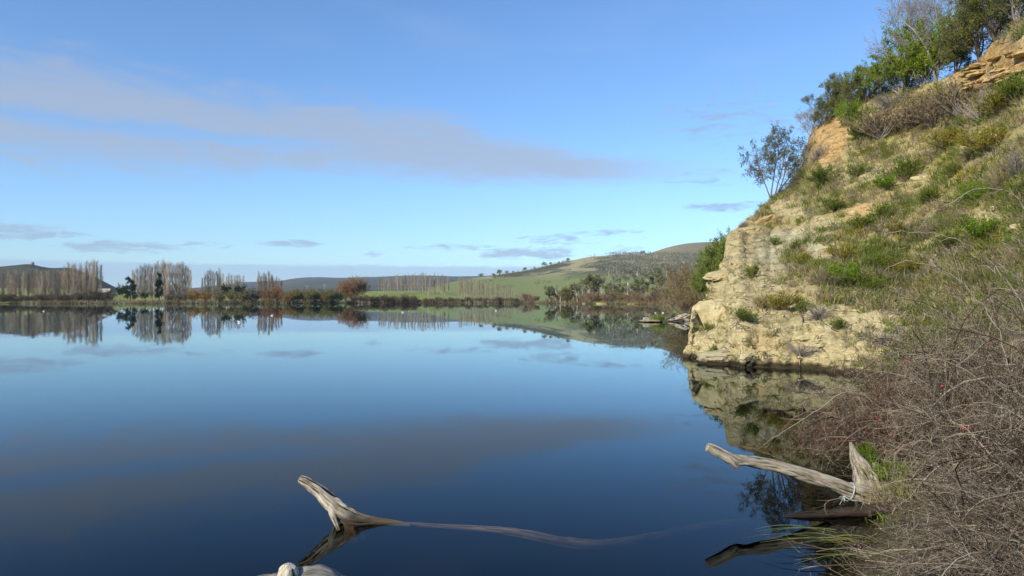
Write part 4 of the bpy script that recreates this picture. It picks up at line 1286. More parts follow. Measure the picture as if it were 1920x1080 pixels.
def slope_grass():
    rng = np.random.default_rng(401)
    root = link('grass', None)
    tag(root, 'green and straw-dry grass tussocks all over the cliff slope', 'grass', kind='stuff')
    for name, n, mt, L, Wd, per, sel in (('dry_grass', 7500, 'straw', (.18, .55), .032, 17, 0), ('mixed_grass', 7000, 'mixgrass', (.16, .48), .032, 15, 1), ('green_grass', 9500, 'green', (.16, .46), .034, 18, 2)):
        p, nn, x, y = slope_points(rng, n)
        f = fbm(p / 1.7, 3, 71 + sel)
        f2 = fbm(p / 5.0, 2, 75)
        if sel == 0: k = f > -.12
        elif sel == 1: k = f > -.2
        else: k = (f + f2 * .5 - .2 * (y < 330)) > .02
        p, nn = p[k], nn[k]
        down = nn * np.array([1, 1, 0]) * .9
        g = Geo(); grass(g, rng, p - nn * .03, per, L, Wd, down, .10)
        g.build(name, M[mt], root)
    # coarser clumps that break up the sward
    for name, n, mt, per, thr in (('coarse_green', 620, 'darkbroom', 46, .06), ('coarse_bright', 420, 'broom', 46, .1), ('coarse_brown', 420, 'heath', 46, -.05), ('coarse_olive', 300, 'goldbroom', 40, .1), ('coarse_grey', 260, 'greytwig', 40, .0)):
        p, nn, x, y = slope_points(rng, n, 1300, 2000)
        k = fbm(p / 2.2, 2, 90 + n) > thr
        g = Geo(); grass(g, rng, p[k] - nn[k] * .04, per, (.25, .75), .034, nn[k] * np.array([1, 1, 0]) * .5, .24)
        g.build(name, M[mt], root)
    # sparse tufts in the bare rock
    p, nn, x, y = slope_points(rng, 2200, veg=False)
    k = rng.uniform(0, 1, len(p)) < .32
    g = Geo(); grass(g, rng, p[k] - nn[k] * .03, 12, (.12, .34), .026, nn[k] * np.array([1, 1, 0]), .08)
    g.build('rock_grass', M['mixgrass'], root)
    # crumbs of broken stone
    p, nn, x, y = slope_points(rng, 3000, veg=False)
    n = len(p); sz = rng.uniform(.02, .075, n) * (rng.uniform(0, 1, n) ** 2 + .35)
    oc = np.array([[1, 0, 0], [-1, 0, 0], [0, 1, 0], [0, -1, 0], [0, 0, 1], [0, 0, -1]], float)
    v = p[:, None, :] + oc[None] * (sz[:, None, None] * rng.uniform(.6, 1.3, (n, 6, 1))) + nn[:, None, :] * .01
    t = np.array([(0, 2, 4), (2, 1, 4), (1, 3, 4), (3, 0, 4), (2, 0, 5), (1, 2, 5), (3, 1, 5), (0, 3, 5)])
    g = Geo(); g.add(v.reshape(-1, 3), tris=(np.arange(n)[:, None, None] * 6 + t[None]).reshape(-1, 3))
    tag(g.build('rubble', M['rock']), 'small crumbs of broken sandstone lying on the bare cliff', 'rubble', kind='stuff')


slope_grass()


def proto_broom(seed, mt, H=1.0, n=90, barkm='bark', nl=7, lf=(.05, .12), ang=(4, 62)):
    """a clump of many thin upright shoots"""
    rng = np.random.default_rng(seed)
    base = np.zeros((1, 2, 3)); base[0, 1, 2] = .05
    p1, r1 = branch(rng, base, np.full((1, 2), .014), n // 3, (H * .6, H * .95), ang, 1, 4, .12, (0, 1), 0, .12)
    gt = Geo(); tubes(gt, p1, r1, 3)
    p2, r2 = branch(rng, p1, r1, 7, (H * .22, H * .5), (12, 45), .6, 3, .10, (.2, 1), .2, .1, .006)
    g = Geo(); tubes(g, p2, r2, 3)
    leaves(g, rng, p2, nl, lf, .02, 0, .32, .5, out=1.2)
    return gt.mesh('stems', M[barkm]), g.mesh('foliage', M[mt])


BR = {'green': [proto_broom(501 + i, 'broom') for i in range(2)], 'vivid': [proto_broom(505, 'vivid')], 'gold': [proto_broom(507, 'goldbroom')],
      'heath': [proto_broom(509 + i, 'heath', 1.0, 110, 'grey_bark', 4, (.04, .10)) for i in range(2)], 'grey': [proto_broom(513, 'greytwig', 1.0, 110, 'grey_bark', 2, (.04, .08))],
      'fol': [proto_broom(515, 'lime', 1.0, 90, 'bark', 12, (.07, .14))]}
slope_shrubs = [  # px, py (foot), height m, width factor, kind, label
    (1592, 238, 2.3, 1.0, 'vivid', 'bright green shrub beside the orange rock face'),
    (1612, 262, 1.8, 1.2, 'green', 'dark green shrub just below the bright one at the orange face'),
    (1648, 262, 2.4, 1.3, 'heath', 'big dry brown shrub above the middle of the slope'),
    (1700, 246, 2.6, 1.4, 'heath', 'broad dry brown shrub under the crest trees'),
    (1752, 236, 2.6, 1.3, 'heath', 'tall dry brown shrub below the bright green crest bush'),
    (1800, 222, 2.5, 1.2, 'heath', 'tall dry brown shrub below the fallen white branch'),
    (1838, 228, 2.0, 1.2, 'grey', 'grey twiggy shrub under the thin sandstone beds'),
    (1672, 205, 1.6, 1.3, 'grey', 'grey twiggy shrub at the foot of the crest trees'),
    (1880, 215, 1.9, 1.2, 'gold', 'yellow-green shrub under the thin sandstone beds'),
    (1908, 195, 1.8, 1.1, 'green', 'dark green shrub just below the lowest sandstone bed'),
    (1775, 282, 1.7, 1.2, 'gold', 'yellow-green shrub in the upper middle of the slope'),
    (1850, 290, 1.7, 1.1, 'gold', 'yellow-green shrub high on the slope by its steepest grass'),
    (1692, 342, 1.7, 1.5, 'green', 'broad dark green shrub in the centre of the slope'),
    (1655, 358, 1.0, 1.6, 'vivid', 'low bright shrub just below the broad dark green one'),
    (1542, 352, 1.7, 1.0, 'green', 'green shrub on the skyline edge above the ridge tree'),
    (1608, 336, 1.1, 1.5, 'green', 'low green shrub between the skyline edge and the broad shrub'),
    (1560, 398, 1.0, 1.9, 'green', 'low wide green mat above the grey bare rock'),
    (1612, 428, .9, 1.6, 'green', 'low green mat under the ochre scar'),
    (1660, 410, 1.1, 1.4, 'green', 'green shrub beside the ochre scar'),
    (1742, 382, .9, 1.7, 'green', 'low green shrub in the dry grass of the centre'),
    (1822, 382, 1.2, 1.1, 'vivid', 'vivid green shrub above the pale broken rocks'),
    (1785, 330, 1.0, 1.5, 'green', 'low green shrub uphill of the vivid one'),
    (1838, 452, 1.1, 1.5, 'vivid', 'wide vivid green shrub seen through the briar tips'),
    (1790, 470, 1.0, 1.4, 'green', 'dark green shrub beside the wide vivid one'),
    (1735, 450, .9, 1.3, 'heath', 'small brown shrub in the dry grass by the dark green one'),
    (1578, 490, 1.0, 1.2, 'gold', 'golden shrub with reddish base near the grey rock'),
    (1488, 475, .9, 1.2, 'green', 'green tuft-like shrub on the grey bare rock'),
    (1455, 468, .8, 1.2, 'green', 'green shrub uphill of the pale cliff blocks'),
    (1510, 500, .9, 1.3, 'gold', 'olive shrub right below the grey bare rock'),
    (1582, 540, 1.2, 1.3, 'vivid', 'bright green shrub in the middle of the lower slope'),
    (1622, 548, 1.1, 1.3, 'green', 'dark green shrub next to the bright lower one'),
    (1545, 545, .9, 1.5, 'heath', 'brown heathy shrub beside the bright lower shrub'),
    (1462, 590, 1.0, 1.2, 'gold', 'golden-olive shrub above the bare foot of the cliff'),
    (1435, 580, .8, 1.3, 'heath', 'brown shrub next to the golden-olive one'),
    (1502, 592, .8, 1.1, 'green', 'dark green spiky shrub above the cracked ledge'),
    (1535, 600, .8, 1.3, 'grey', 'grey shrub above the end of the cracked ledge'),
    (1412, 525, .9, 1.0, 'green', 'green shrub on the pale wall behind the ledge'),
    (1395, 610, .7, 1.5, 'green', 'low green tuft on the pale rock near the cliff tip'),
    (1325, 618, .6, 1.0, 'green', 'small green tuft hanging on the pale nose of the cliff'),
    (1342, 668, .55, 1.1, 'green', 'small grey-green tuft at the waterline of the cliff tip'),
    (1570, 622, .6, 1.3, 'green', 'green tuft above the waterline near the briars'),
    (1500, 668, .6, 1.4, 'grey', 'grey-brown tuft just above the waterline'),
    (1650, 505, 1.0, 1.5, 'green', 'green shrub in the lower slope right above the briars'),
    (1700, 520, 1.1, 1.4, 'gold', 'olive shrub standing just over the briar edge'),
    (1690, 440, .9, 1.4, 'gold', 'yellowish shrub under the centre of the slope'),
    (1905, 330, 1.3, 1.4, 'grey', 'grey dry shrub on the steep grass by the frame edge'),
    (1880, 358, 1.0, 1.3, 'heath', 'brown shrub above the pale broken rocks'),
    (1530, 300, 1.3, 1.4, 'grey', 'grey shrub at the lower end of the orange face'),
    (1505, 335, 1.1, 1.2, 'grey', 'grey shrub on the skyline below the orange face'),
    (1396, 428, .7, .9, 'grey', 'tiny grey shrub on the skyline of the cliff blocks'),
]
for k, (px, py, h, w, kind, lab) in enumerate(slope_shrubs):
    pr = BR[kind][k % len(BR[kind])]
    put('slope_shrub', bush_parts(pr), on_slope(px, py, .06), lab, 'shrub', 'shrubs on the cliff slope', k * 1.37, (h * w * (.8 + .5 * (k % 3) / 2), h * w * .85, h * .82))

# ------------------------------------------------------------------ trees along the top of the slope
def proto_crest(seed, H, spread, leafm, barkm, nb=12, n2=7, n3=6, nl=7, lf=(.10, .20), stems=5, up=.10, t0=.08, r0=.016):
    """a spreading crest tree with several stems and feathery sprays"""
    rng = np.random.default_rng(seed)
    base = np.zeros((1, 2, 3)); base[0, 1, 2] = .1
    s, sr = branch(rng, base, np.full((1, 2), r0 * H), stems, (H * .7, H * 1.0), (6, 38), 1, 7, .08, (0, 1), 0, .16)
    gt = Geo(); tubes(gt, s, sr, 6)
    p1, r1 = branch(rng, s, sr, nb, (spread * .7, spread * 1.2), (30, 75), .5, 5, up, (t0, 1), .45, .17)
    tubes(gt, p1, r1, 4)
    p2, r2 = branch(rng, p1, r1, n2, (spread * .25, spread * .5), (22, 60), .55, 4, up * .6, (.25, 1), .2, .15)
    tubes(gt, p2, r2, 3)
    p3, r3 = branch(rng, p2, r2, n3, (spread * .10, spread * .22), (20, 60), .6, 2, up * .5, (.2, 1), .2, .1, .008)
    g = Geo()
    tubes(gt, p3, r3, 3)
    if nl: leaves(g, rng, p3, nl, lf, spread * .025, 0, .3, .25, out=.8)
    return gt.mesh('trunk', M[barkm]), (g.mesh('crown', M[leafm]) if nl else None)


def crest_tree(pr, px, py, h, w, lab, rz, name='crest_bush', sink=.15):
    parts = [('trunk', pr[0])] + ([('crown', pr[1])] if pr[1] else [])
    return put(name, parts, on_slope(px, py, sink), lab, 'tree', 'trees along the cliff top', rz, (w, w, h))


CT = proto_crest(601, 4.0, 2.2, 'teatree', 'grey_bark', 7, 6, 6, 9)
CT2 = proto_crest(602, 4.0, 2.2, 'teatree', 'bark', 7, 6, 6, 9)
CL = proto_crest(603, 4.0, 2.2, 'lime', 'grey_bark', 8, 7, 6, 12, (.10, .2))
CG = proto_crest(604, 5.0, 2.8, 'greytwig', 'grey_bark', 7, 9, 8, 2, (.06, .12), 4)
CB = proto_crest(605, 6.0, 3.0, 'greyleaf', 'bark', 7, 6, 6, 8, (.12, .24), 5, t0=.3, r0=.012)
crest_tree(CT, 1543, 238, 0.62, 0.62, 'olive tree leaning out over the top of the orange face', .4)
crest_tree(CT2, 1566, 216, 0.77, 0.62, 'tallest olive tree of the clump above the orange face', 1.6)
crest_tree(CT, 1592, 208, 0.73, 0.60, 'olive tree at the inner edge of the orange face clump', 2.9)
crest_tree(CT2, 1622, 194, 0.58, 0.58, 'dark olive tree between the clump and the lime green tree', 4.0)
crest_tree(CG, 1522, 262, 0.53, 0.60, 'grey dead-looking spray hanging over the orange face', 2.2)
crest_tree(CG, 1648, 184, 0.56, 0.60, 'grey twiggy tree with sky showing through beneath the lime one', 1.0)
crest_tree(CL, 1688, 178, 0.90, 0.99, 'lime green tree on the crest, lower of two', .5)
crest_tree(CL, 1728, 162, 1.12, 0.99, 'lime green tree on the crest, taller of two', 3.3)
crest_tree(CG, 1700, 168, 1.33, 0.99, 'tall grey half-bare tree behind the lime green trees', 0.2)
crest_tree(CG, 1755, 152, 1.33, 0.95, 'bare twisted grey tree rising above the crest', 2.7)
crest_tree(CT2, 1790, 138, 0.82, 0.73, 'dark green tree on the crest beside the twisted bare one', 4.4)
crest_tree(CT, 1830, 110, 1.07, 0.95, 'dark green tree overhanging the upper crest', 5.2)
crest_tree(CT2, 1868, 80, 0.95, 0.90, 'dark green tree over the sandstone beds', .9)
crest_tree(CT, 1905, 48, 0.86, 0.86, 'dark green tree at the very top of the slope', 2.0)
crest_tree(CT2, 1955, 10, 0.86, 0.86, 'dark green tree where the slope leaves the frame', 3.0)
# the lone tree on the skyline
crest_tree(CB, 1450, 377, .95, .86, 'lone open-crowned tree standing on the skyline of the cliff', .6, 'skyline_tree', .2)
# fallen pale branch high on the slope
p0, p1 = on_slope(1820, 95, -.15), on_slope(1838, 128, -.08)
g = Geo(); t = np.linspace(0, 1, 8)[:, None]
tubes(g, p0 * (1 - t) + p1 * t + np.sin(t * 3.1) * np.array([[-.15, 0, .12]]), np.linspace(.03, .055, 8), 6)
tag(g.build('fallen_branch', M['pale_bark'], None, True), 'pale bare branch lying on the slope below the crest trees', 'branch')


# ------------------------------------------------------------------ driftwood
def m_drift(name, pale, mid, dark, wet=True, axis=(1, 1, 1), wetz=(.14, .02), scale=1.0):
    m, b, o = mat(name)
    v = attr3(b, 'along')
    n1 = b.noise(scaled(b, v, (1.2 * scale, 9 * scale, 9 * scale)), 1.0, 5, .65, .5)
    n2 = b.noise(scaled(b, v, (5 * scale, 46 * scale, 46 * scale)), 1.0, 4, .6, .2)
    n3 = b.noise(scaled(b, v, (6, 8, 8)), 1.0, 4, .6)
    f = b.m('ADD', b.m('MULTIPLY', n1, .55), b.m('MULTIPLY', n2, .45))
    c = b.ramp(f, [(.37, dark), (.45, mid), (.55, pale), (.72, tuple(min(1, q * 1.2) for q in pale))])
    c = b.mix(b.ss(n3, .55, .72, 0, .6), c, (*[q * w for q, w in zip(mid, (1.1, .85, .6))], 1))
    groove = attr(b, 'groove')
    c = b.mix(b.ss(groove, .25, .8), c, (*dark, 1))
    if wet:
        gp = b.n('ShaderNodeNewGeometry'); sp = b.n('ShaderNodeSeparateXYZ'); b.put(sp.inputs[0], gp.outputs['Position'])
        c = b.mix(b.ss(b.m('ADD', sp.outputs[2], b.m('MULTIPLY', b.m('SUBTRACT', n3, .5), .12)), wetz[0], wetz[1]), c, (*[q * .35 for q in mid], 1))
    principled(b, o, c, .8, .25, b.m('ADD', b.m('MULTIPLY', n1, .6), b.m('MULTIPLY', n2, .5)), .7, .02)
    return m


def attr3(b, name):
    n = b.n('ShaderNodeAttribute'); n.attribute_name = name
    return n.outputs['Vector']


def log(g_name, pts, rad, m, parent=None, sides=28, rings=110, seed=0, groove=.25, lump=.16, ell=1.0, twist=.6, cap=True):
    """a weathered log along pts with radii rad; grooves run along the grain"""
    pts = np.asarray(pts, float); rad = np.asarray(rad, float)
    u = np.linspace(0, 1, len(pts)); t = np.linspace(0, 1, rings)
    # smooth interpolation (Catmull-Rom)
    def cr(vals):
        vals = np.asarray(vals, float); k = len(vals) - 1
        f = t * k; i = np.minimum(f.astype(int), k - 1); f = f - i
        g0 = vals[np.maximum(i - 1, 0)]; g1 = vals[i]; g2 = vals[i + 1]; g3 = vals[np.minimum(i + 2, k)]
        f = f[:, None] if vals.ndim == 2 else f
        return .5 * (2 * g1 + (g2 - g0) * f + (2 * g0 - 5 * g1 + 4 * g2 - g3) * f * f + (3 * g1 - g0 - 3 * g2 + g3) * f ** 3)
    P = cr(pts); Rr = np.maximum(cr(rad), .004)
    T = unit(np.gradient(P, axis=0)); ref = np.array([0, 0, 1.0]) if abs(T.mean(0)[2]) < .8 else np.array([0, 1.0, 0])
    N = unit(np.cross(T, ref)); B = np.cross(T, N)
    s = np.concatenate([[0], np.cumsum(np.linalg.norm(np.diff(P, axis=0), axis=1))])
    a = np.arange(sides) * 2 * np.pi / sides
    A, S_ = np.meshgrid(a, s)
    A2 = A + twist * S_
    q = np.stack([np.cos(A2) * 1.6, np.sin(A2) * 1.6, S_ * 1.1], -1)
    gr = fbm(q * np.array([2.2, 2.2, 1.0]) + seed, 3, seed)
    gmask = smooth(gr, .06, .30)
    lm = fbm(np.stack([np.cos(A) * .9, np.sin(A) * .9, S_ * 4], -1) + seed * 2, 3, seed + 5)
    rr = Rr[:, None] * (1 + lm * lump * 1.6 - gmask * groove)
    V = P[:, None, :] + rr[..., None] * (np.cos(A)[..., None] * N[:, None, :] * ell + np.sin(A)[..., None] * B[:, None, :])
    n = rings
    i, j = np.meshgrid(np.arange(n - 1), np.arange(sides), indexing='ij')
    j2 = (j + 1) % sides
    quads = np.stack([i * sides + j, i * sides + j2, (i + 1) * sides + j2, (i + 1) * sides + j], -1).reshape(-1, 4)
    g = Geo(); g.add(V.reshape(-1, 3), quads=quads)
    along = np.stack([S_, np.cos(A) * Rr[:, None], np.sin(A) * Rr[:, None]], -1).reshape(-1, 3)
    gv = gmask.ravel()
    if cap:
        for e in (0, n - 1):
            ring = V[e]; c0 = ring.mean(0) - T[e] * (1 if e == 0 else -1) * Rr[e] * .25
            off = g.n
            inner = c0 + (ring - c0) * .55 + np.random.default_rng(seed + e).normal(size=ring.shape) * Rr[e] * .06
            vv = np.concatenate([ring, inner, c0[None]])
            qd = [(k, (k + 1) % sides, sides + (k + 1) % sides, sides + k) if e else ((k + 1) % sides, k, sides + k, sides + (k + 1) % sides) for k in range(sides)]
            tr = [(sides + k, sides + (k + 1) % sides, 2 * sides) if e else (sides + (k + 1) % sides, sides + k, 2 * sides) for k in range(sides)]
            g.add(vv, quads=qd, tris=tr)
            along = np.concatenate([along, vv * .7]); gv = np.concatenate([gv, np.zeros(len(vv))])
    me = g.mesh(g_name, m, True)
    at_ = me.attributes.new('along', 'FLOAT_VECTOR', 'POINT'); at_.data.foreach_set('vector', along.astype(np.float32).ravel())
    at_ = me.attributes.new('groove', 'FLOAT', 'POINT'); at_.data.foreach_set('value', gv.astype(np.float32))
    return link(g_name, me, parent)


D_BONE = m_drift('bleached_wood', (.52, .475, .385), (.24, .185, .12), (.025, .018, .013), wetz=(.20, .05))
D_GREY = m_drift('grey_wood', (.38, .34, .27), (.22, .19, .14), (.06, .05, .036), wetz=(.10, .0))
D_DARK = m_drift('soaked_wood', (.05, .036, .025), (.03, .021, .015), (.01, .008, .006), False)
D_SUNK = m_drift('sunken_wood', (.15, .11, .07), (.10, .07, .045), (.04, .028, .02), False)
D_BARK = m_drift('grey_bark_wood', (.26, .245, .22), (.13, .115, .095), (.03, .025, .02), wetz=(.07, .0))
D_CUT = m_drift('pale_cut_wood', (.60, .545, .43), (.44, .38, .27), (.16, .125, .085), False)

# forked snag whose trunk runs on under the water
DL = 8.28
root = thing('driftwood_snag', at(660, 985, DL) * np.array([1, 1, 0]), 'bleached broken snag rising from the lake, its trunk trailing under water', 'driftwood')
def rel(p, o): return np.asarray(p) - np.array(o.location)
pts = [at(562, 898, DL), at(578, 906, DL), at(600, 922, DL), at(622, 942, DL - .02), at(645, 962, DL - .03), at(668, 974, DL - .02), at(700, 977, DL), at(735, 980, DL), at(770, 984, DL - .02)]
log('stem', [rel(p, root) for p in pts], [.045, .062, .076, .086, .094, .080, .050, .030, .022], D_BONE, root, 44, 180, 11, .45, .22)
pts = [at(634, 938, DL + .04), at(650, 962, DL + .02), at(662, 985, DL), at(668, 1010, DL)]
log('root_spur', [rel(p, root) for p in pts], [.035, .08, .115, .13], D_BONE, root, 26, 50, 12, .45, .25)
pts = [at(619, 948, DL - .12), at(624, 962, DL - .12), at(631, 981, DL - .10), at(636, 994, DL - .10)]
log('splinter', [rel(p, root) for p in pts], [.016, .026, .018, .012], D_CUT, root, 10, 24, 13, .3, .2, 1.8)
under_px = [(715, 979, .0), (790, 984, -.03), (870, 990, -.025), (940, 994, -.015), (1000, 1004, -.04), (1060, 1016, -.07), (1110, 1021, -.10), (1170, 1017, -.13), (1240, 1004, -.155), (1285, 993, -.16), (1350, 984, -.19), (1430, 974, -.23), (1520, 968, -.3)]
pts = [at(x, y, (HC - z + .03) * F / (y - HOR)) for x, y, z in under_px]
log('sunken_trunk', [rel(p, root) for p in pts], [.02, .025, .03, .04, .048, .055, .058, .055, .05, .055, .048, .042, .035], D_SUNK, root, 20, 120, 14, .25, .15)

# log end at the bottom of the picture
root = thing('driftwood_log', (-1.75, 6.35, 0), 'grey fallen log with a pale sawn stub by the frame bottom', 'driftwood')
pts = [(-2.38, 6.12, .075), (-2.15, 6.2, .09), (-1.9, 6.27, .10), (-1.65, 6.32, .085), (-1.42, 6.35, .01), (-1.2, 6.37, -.10), (-1.0, 6.38, -.22)]
log('trunk', [rel(p, root) for p in pts], [.03, .075, .105, .125, .115, .10, .08], D_BARK, root, 36, 110, 21, .4, .3)
pts = [(-1.90, 6.30, .08), (-1.90, 6.25, .15), (-1.885, 6.21, .21), (-1.87, 6.19, .262)]
log('stub', [rel(p, root) for p in pts], [.085, .092, .080, .046], D_CUT, root, 30, 40, 22, .35, .32)

# long log reaching out from the bank
DR = 8.95
root = thing('leaning_log', at(1640, 950, DR) * np.array([1, 1, 0]), 'long grey log reaching from the bank out over the lake', 'log')
pts = [at(1326, 837, DR), at(1345, 846, DR), at(1378, 863, DR), at(1400, 865, DR), at(1450, 873, DR), at(1500, 886, DR), at(1550, 903, DR), at(1600, 922, DR), at(1645, 938, DR), at(1700, 955, DR)]
log('stem', [rel(p, root) for p in pts], [.058, .068, .078, .066, .072, .080, .088, .096, .115, .13], D_GREY, root, 40, 190, 31, .42, .24)
pts = [at(1366, 857, DR - .03), at(1376, 868, DR - .06), at(1383, 877, DR - .07)]
log('knot', [rel(p, root) for p in pts], [.05, .05, .028], D_GREY, root, 16, 18, 32, .2, .2)
# dark soaked logs below it
root = thing('soaked_log', atw(1560, 972), 'dark waterlogged trunk floating below the leaning log', 'log')
pts = [atw(1470, 968) + np.array([0, 0, .0]), atw(1500, 968) + np.array([0, 0, .015]), atw(1550, 968) + np.array([0, 0, .03]), atw(1610, 968) + np.array([0, 0, .05]), atw(1680, 964) + np.array([0, 0, .09])]
log('stem', [rel(p, root) for p in pts], [.012, .03, .046, .06, .075], D_DARK, root, 24, 70, 41, .2, .2)
# splintered stump
root = thing('broken_stump', at(1625, 905, 9.35) * np.array([1, 1, 0]), 'splintered pointed stump on the bank beside the reeds', 'stump')
pts = [at(1595, 829, 9.35), at(1598, 842, 9.35), at(1604, 860, 9.35), at(1615, 880, 9.32), at(1626, 903, 9.3), at(1634, 935, 9.3)]
log('stem', [rel(p, root) for p in pts], [.016, .038, .075, .12, .165, .19], D_GREY, root, 40, 90, 51, .55, .4, .9)
pts = [at(1640, 868, 9.45), at(1645, 885, 9.42), at(1648, 905, 9.4), at(1650, 930, 9.4)]
log('stem', [rel(p, root) for p in pts], [.03, .085, .13, .15], D_GREY, root, 26, 50, 52, .4, .3)
# rope round the leaning log
root = thing('rope', at(1592, 922, DR), 'pale rope looped round the leaning log with a frayed end', 'rope')
t = np.linspace(0, 2 * np.pi, 40)
T = unit(at(1620, 930, DR) - at(1570, 910, DR)); N = unit(np.cross(T, [0, 0, 1.0])); B = np.cross(T, N)
ring = np.cos(t)[:, None] * N * .112 + np.sin(t)[:, None] * B * .115
g = Geo(); tubes(g, ring, np.full(40, .006), 8); g.build('loop', M['rope'], root, True)
g = Geo(); a0 = at(1583, 930, DR - .11) - at(1592, 922, DR)
tubes(g, np.array([a0, a0 + [.04, -.02, -.03], a0 + [.10, -.02, -.05], a0 + [.17, .0, -.055]]), np.full(4, .006), 7); g.build('tail', M['rope'], root, True)
rng = np.random.default_rng(8); k = 7
st = np.repeat((a0)[None, None, :], k, 0); en = st + rng.normal(size=(k, 1, 3)) * .03 + np.array([-.02, 0, -.05])
g = Geo(); tubes(g, np.concatenate([st, (st + en) / 2 + .005, en], 1), np.full((k, 3), .0022), 4); g.build('frayed_end', M['rope'], root)
# pale drift log and islet grass beyond the cliff
root = thing('drift_log', atw(1275, 604), 'pale forked log lying in the water behind the cliff tip', 'log')
pts = [atw(1252, 603) + [0, 0, .08], atw(1268, 603) + [0, 0, .3], atw(1280, 603) + [0, 0, .5], atw(1288, 603) + [0, 0, .65]]
log('stem', [rel(p, root) for p in pts], [.10, .25, .34, .30], D_BONE, root, 20, 40, 61, .3, .25)
for q, (dx, dz) in enumerate(((.7, .35), (.75, -.25), (.6, -.45))):
    s0 = pts[2] + np.array([.1, 0, -.1])
    log('root_spur', [rel(s0, root), rel(s0 + np.array([dx * .6, -.2, dz * .7]), root), rel(s0 + np.array([dx * 1.1, -.3, dz]), root)], [.2, .13, .05], D_GREY, root, 12, 20, 62 + q, .3, .3)


def tuft(name, p, n, L, wd, lean, jit, mt, lab, cat='grass', seed=1, sc=1.0):
    rng = np.random.default_rng(seed)
    g = Geo(); grass(g, rng, np.zeros((1, 3)), n, L, wd, np.array([lean], float), jit * .8)
    return tag(g.build(name, M[mt], None, False, tuple(p)), lab, cat)


tuft('grass_tuft', atw(1237, 604) + [0, 0, .2], 160, (.5, 1.0), .05, (.1, 0, 0), .42, 'green', 'round green tuft on the flat dark rock', seed=2)
tuft('grass_tuft', atw(1222, 604) + [0, 0, .2], 110, (.35, .7), .05, (-.2, 0, 0), .35, 'mixgrass', 'straw-green tuft on the outer half of the flat dark rock', seed=3)
pb = lambda px, d: np.array([(px - 960) / F * d, d, float(bank_z(np.array((px - 960) / F * d), np.array(d * 1.0))) - .02])
tuft('reed_tuft', at(1624, 872, 9.7), 120, (.18, .36), .010, (.05, 0, .8), .055, 'reed', 'upright bright green reeds behind the splintered stump', 'reeds', 4)
tuft('grass_tuft', at(1655, 950, 8.66), 320, (.12, .30), .010, (-.5, -.2, 0), .10, 'straw', 'bleached straw tuft at the root of the leaning log', seed=5)
tuft('grass_tuft', at(1670, 892, 9.2), 420, (.10, .26), .012, (-.3, -.2, 0), .13, 'green', 'mossy green tuft between stump and briars', seed=6)
tuft('grass_tuft', at(1690, 925, 8.8), 360, (.10, .24), .012, (-.3, -.2, 0), .14, 'mixgrass', 'yellowish moss tuft below the mossy green one', seed=7)
tuft('grass_tuft', at(1700, 985, 8.2), 160, (.08, .2), .012, (-.3, -.2, 0), .16, 'green', 'low green tuft under the overhanging briar twigs', seed=9)


def water_blades():
    rng = np.random.default_rng(19)
    root = thing('water_grass', pb(1600, 7.4), 'long green blades trailing from the bank over the dark water', 'grass')
    n = 34
    b0 = np.stack([rng.uniform(3.25, 3.75, n), rng.uniform(6.9, 7.9, n), np.full(n, .05)], -1) - np.array(root.location)
    d = unit(np.stack([-rng.uniform(.7, 1, n), rng.uniform(-.25, .25, n), rng.uniform(.05, .42, n)], -1))
    L = rng.uniform(.45, 1.05, n)[:, None]
    t = np.linspace(0, 1, 7)
    P = b0[:, None, :] + d[:, None, :] * (L[:, None, :] * t[None, :, None]) - np.array([0, 0, 1.0]) * (t[None, :, None] ** 2) * L[:, None, :] * (d[:, None, 2:3] * 1.05 - .02)
    P[..., 2] = np.maximum(P[..., 2], .006 - root.location[2])
    w = np.cross(d, [0, 0, 1.0]); w = unit(w + rng.normal(size=w.shape) * .3)
    wd = .009 * np.linspace(1, .1, 7)[None, :, None]
    V = np.stack([P - w[:, None, :] * wd, P + w[:, None, :] * wd], 2)
    g = Geo()
    for k in range(n):
        q = [(2 * i, 2 * i + 1, 2 * i + 3, 2 * i + 2) for i in range(6)]
        g.add(V[k].reshape(-1, 3), quads=q)
    g.build('leaves', M['blade'], root)


water_blades()


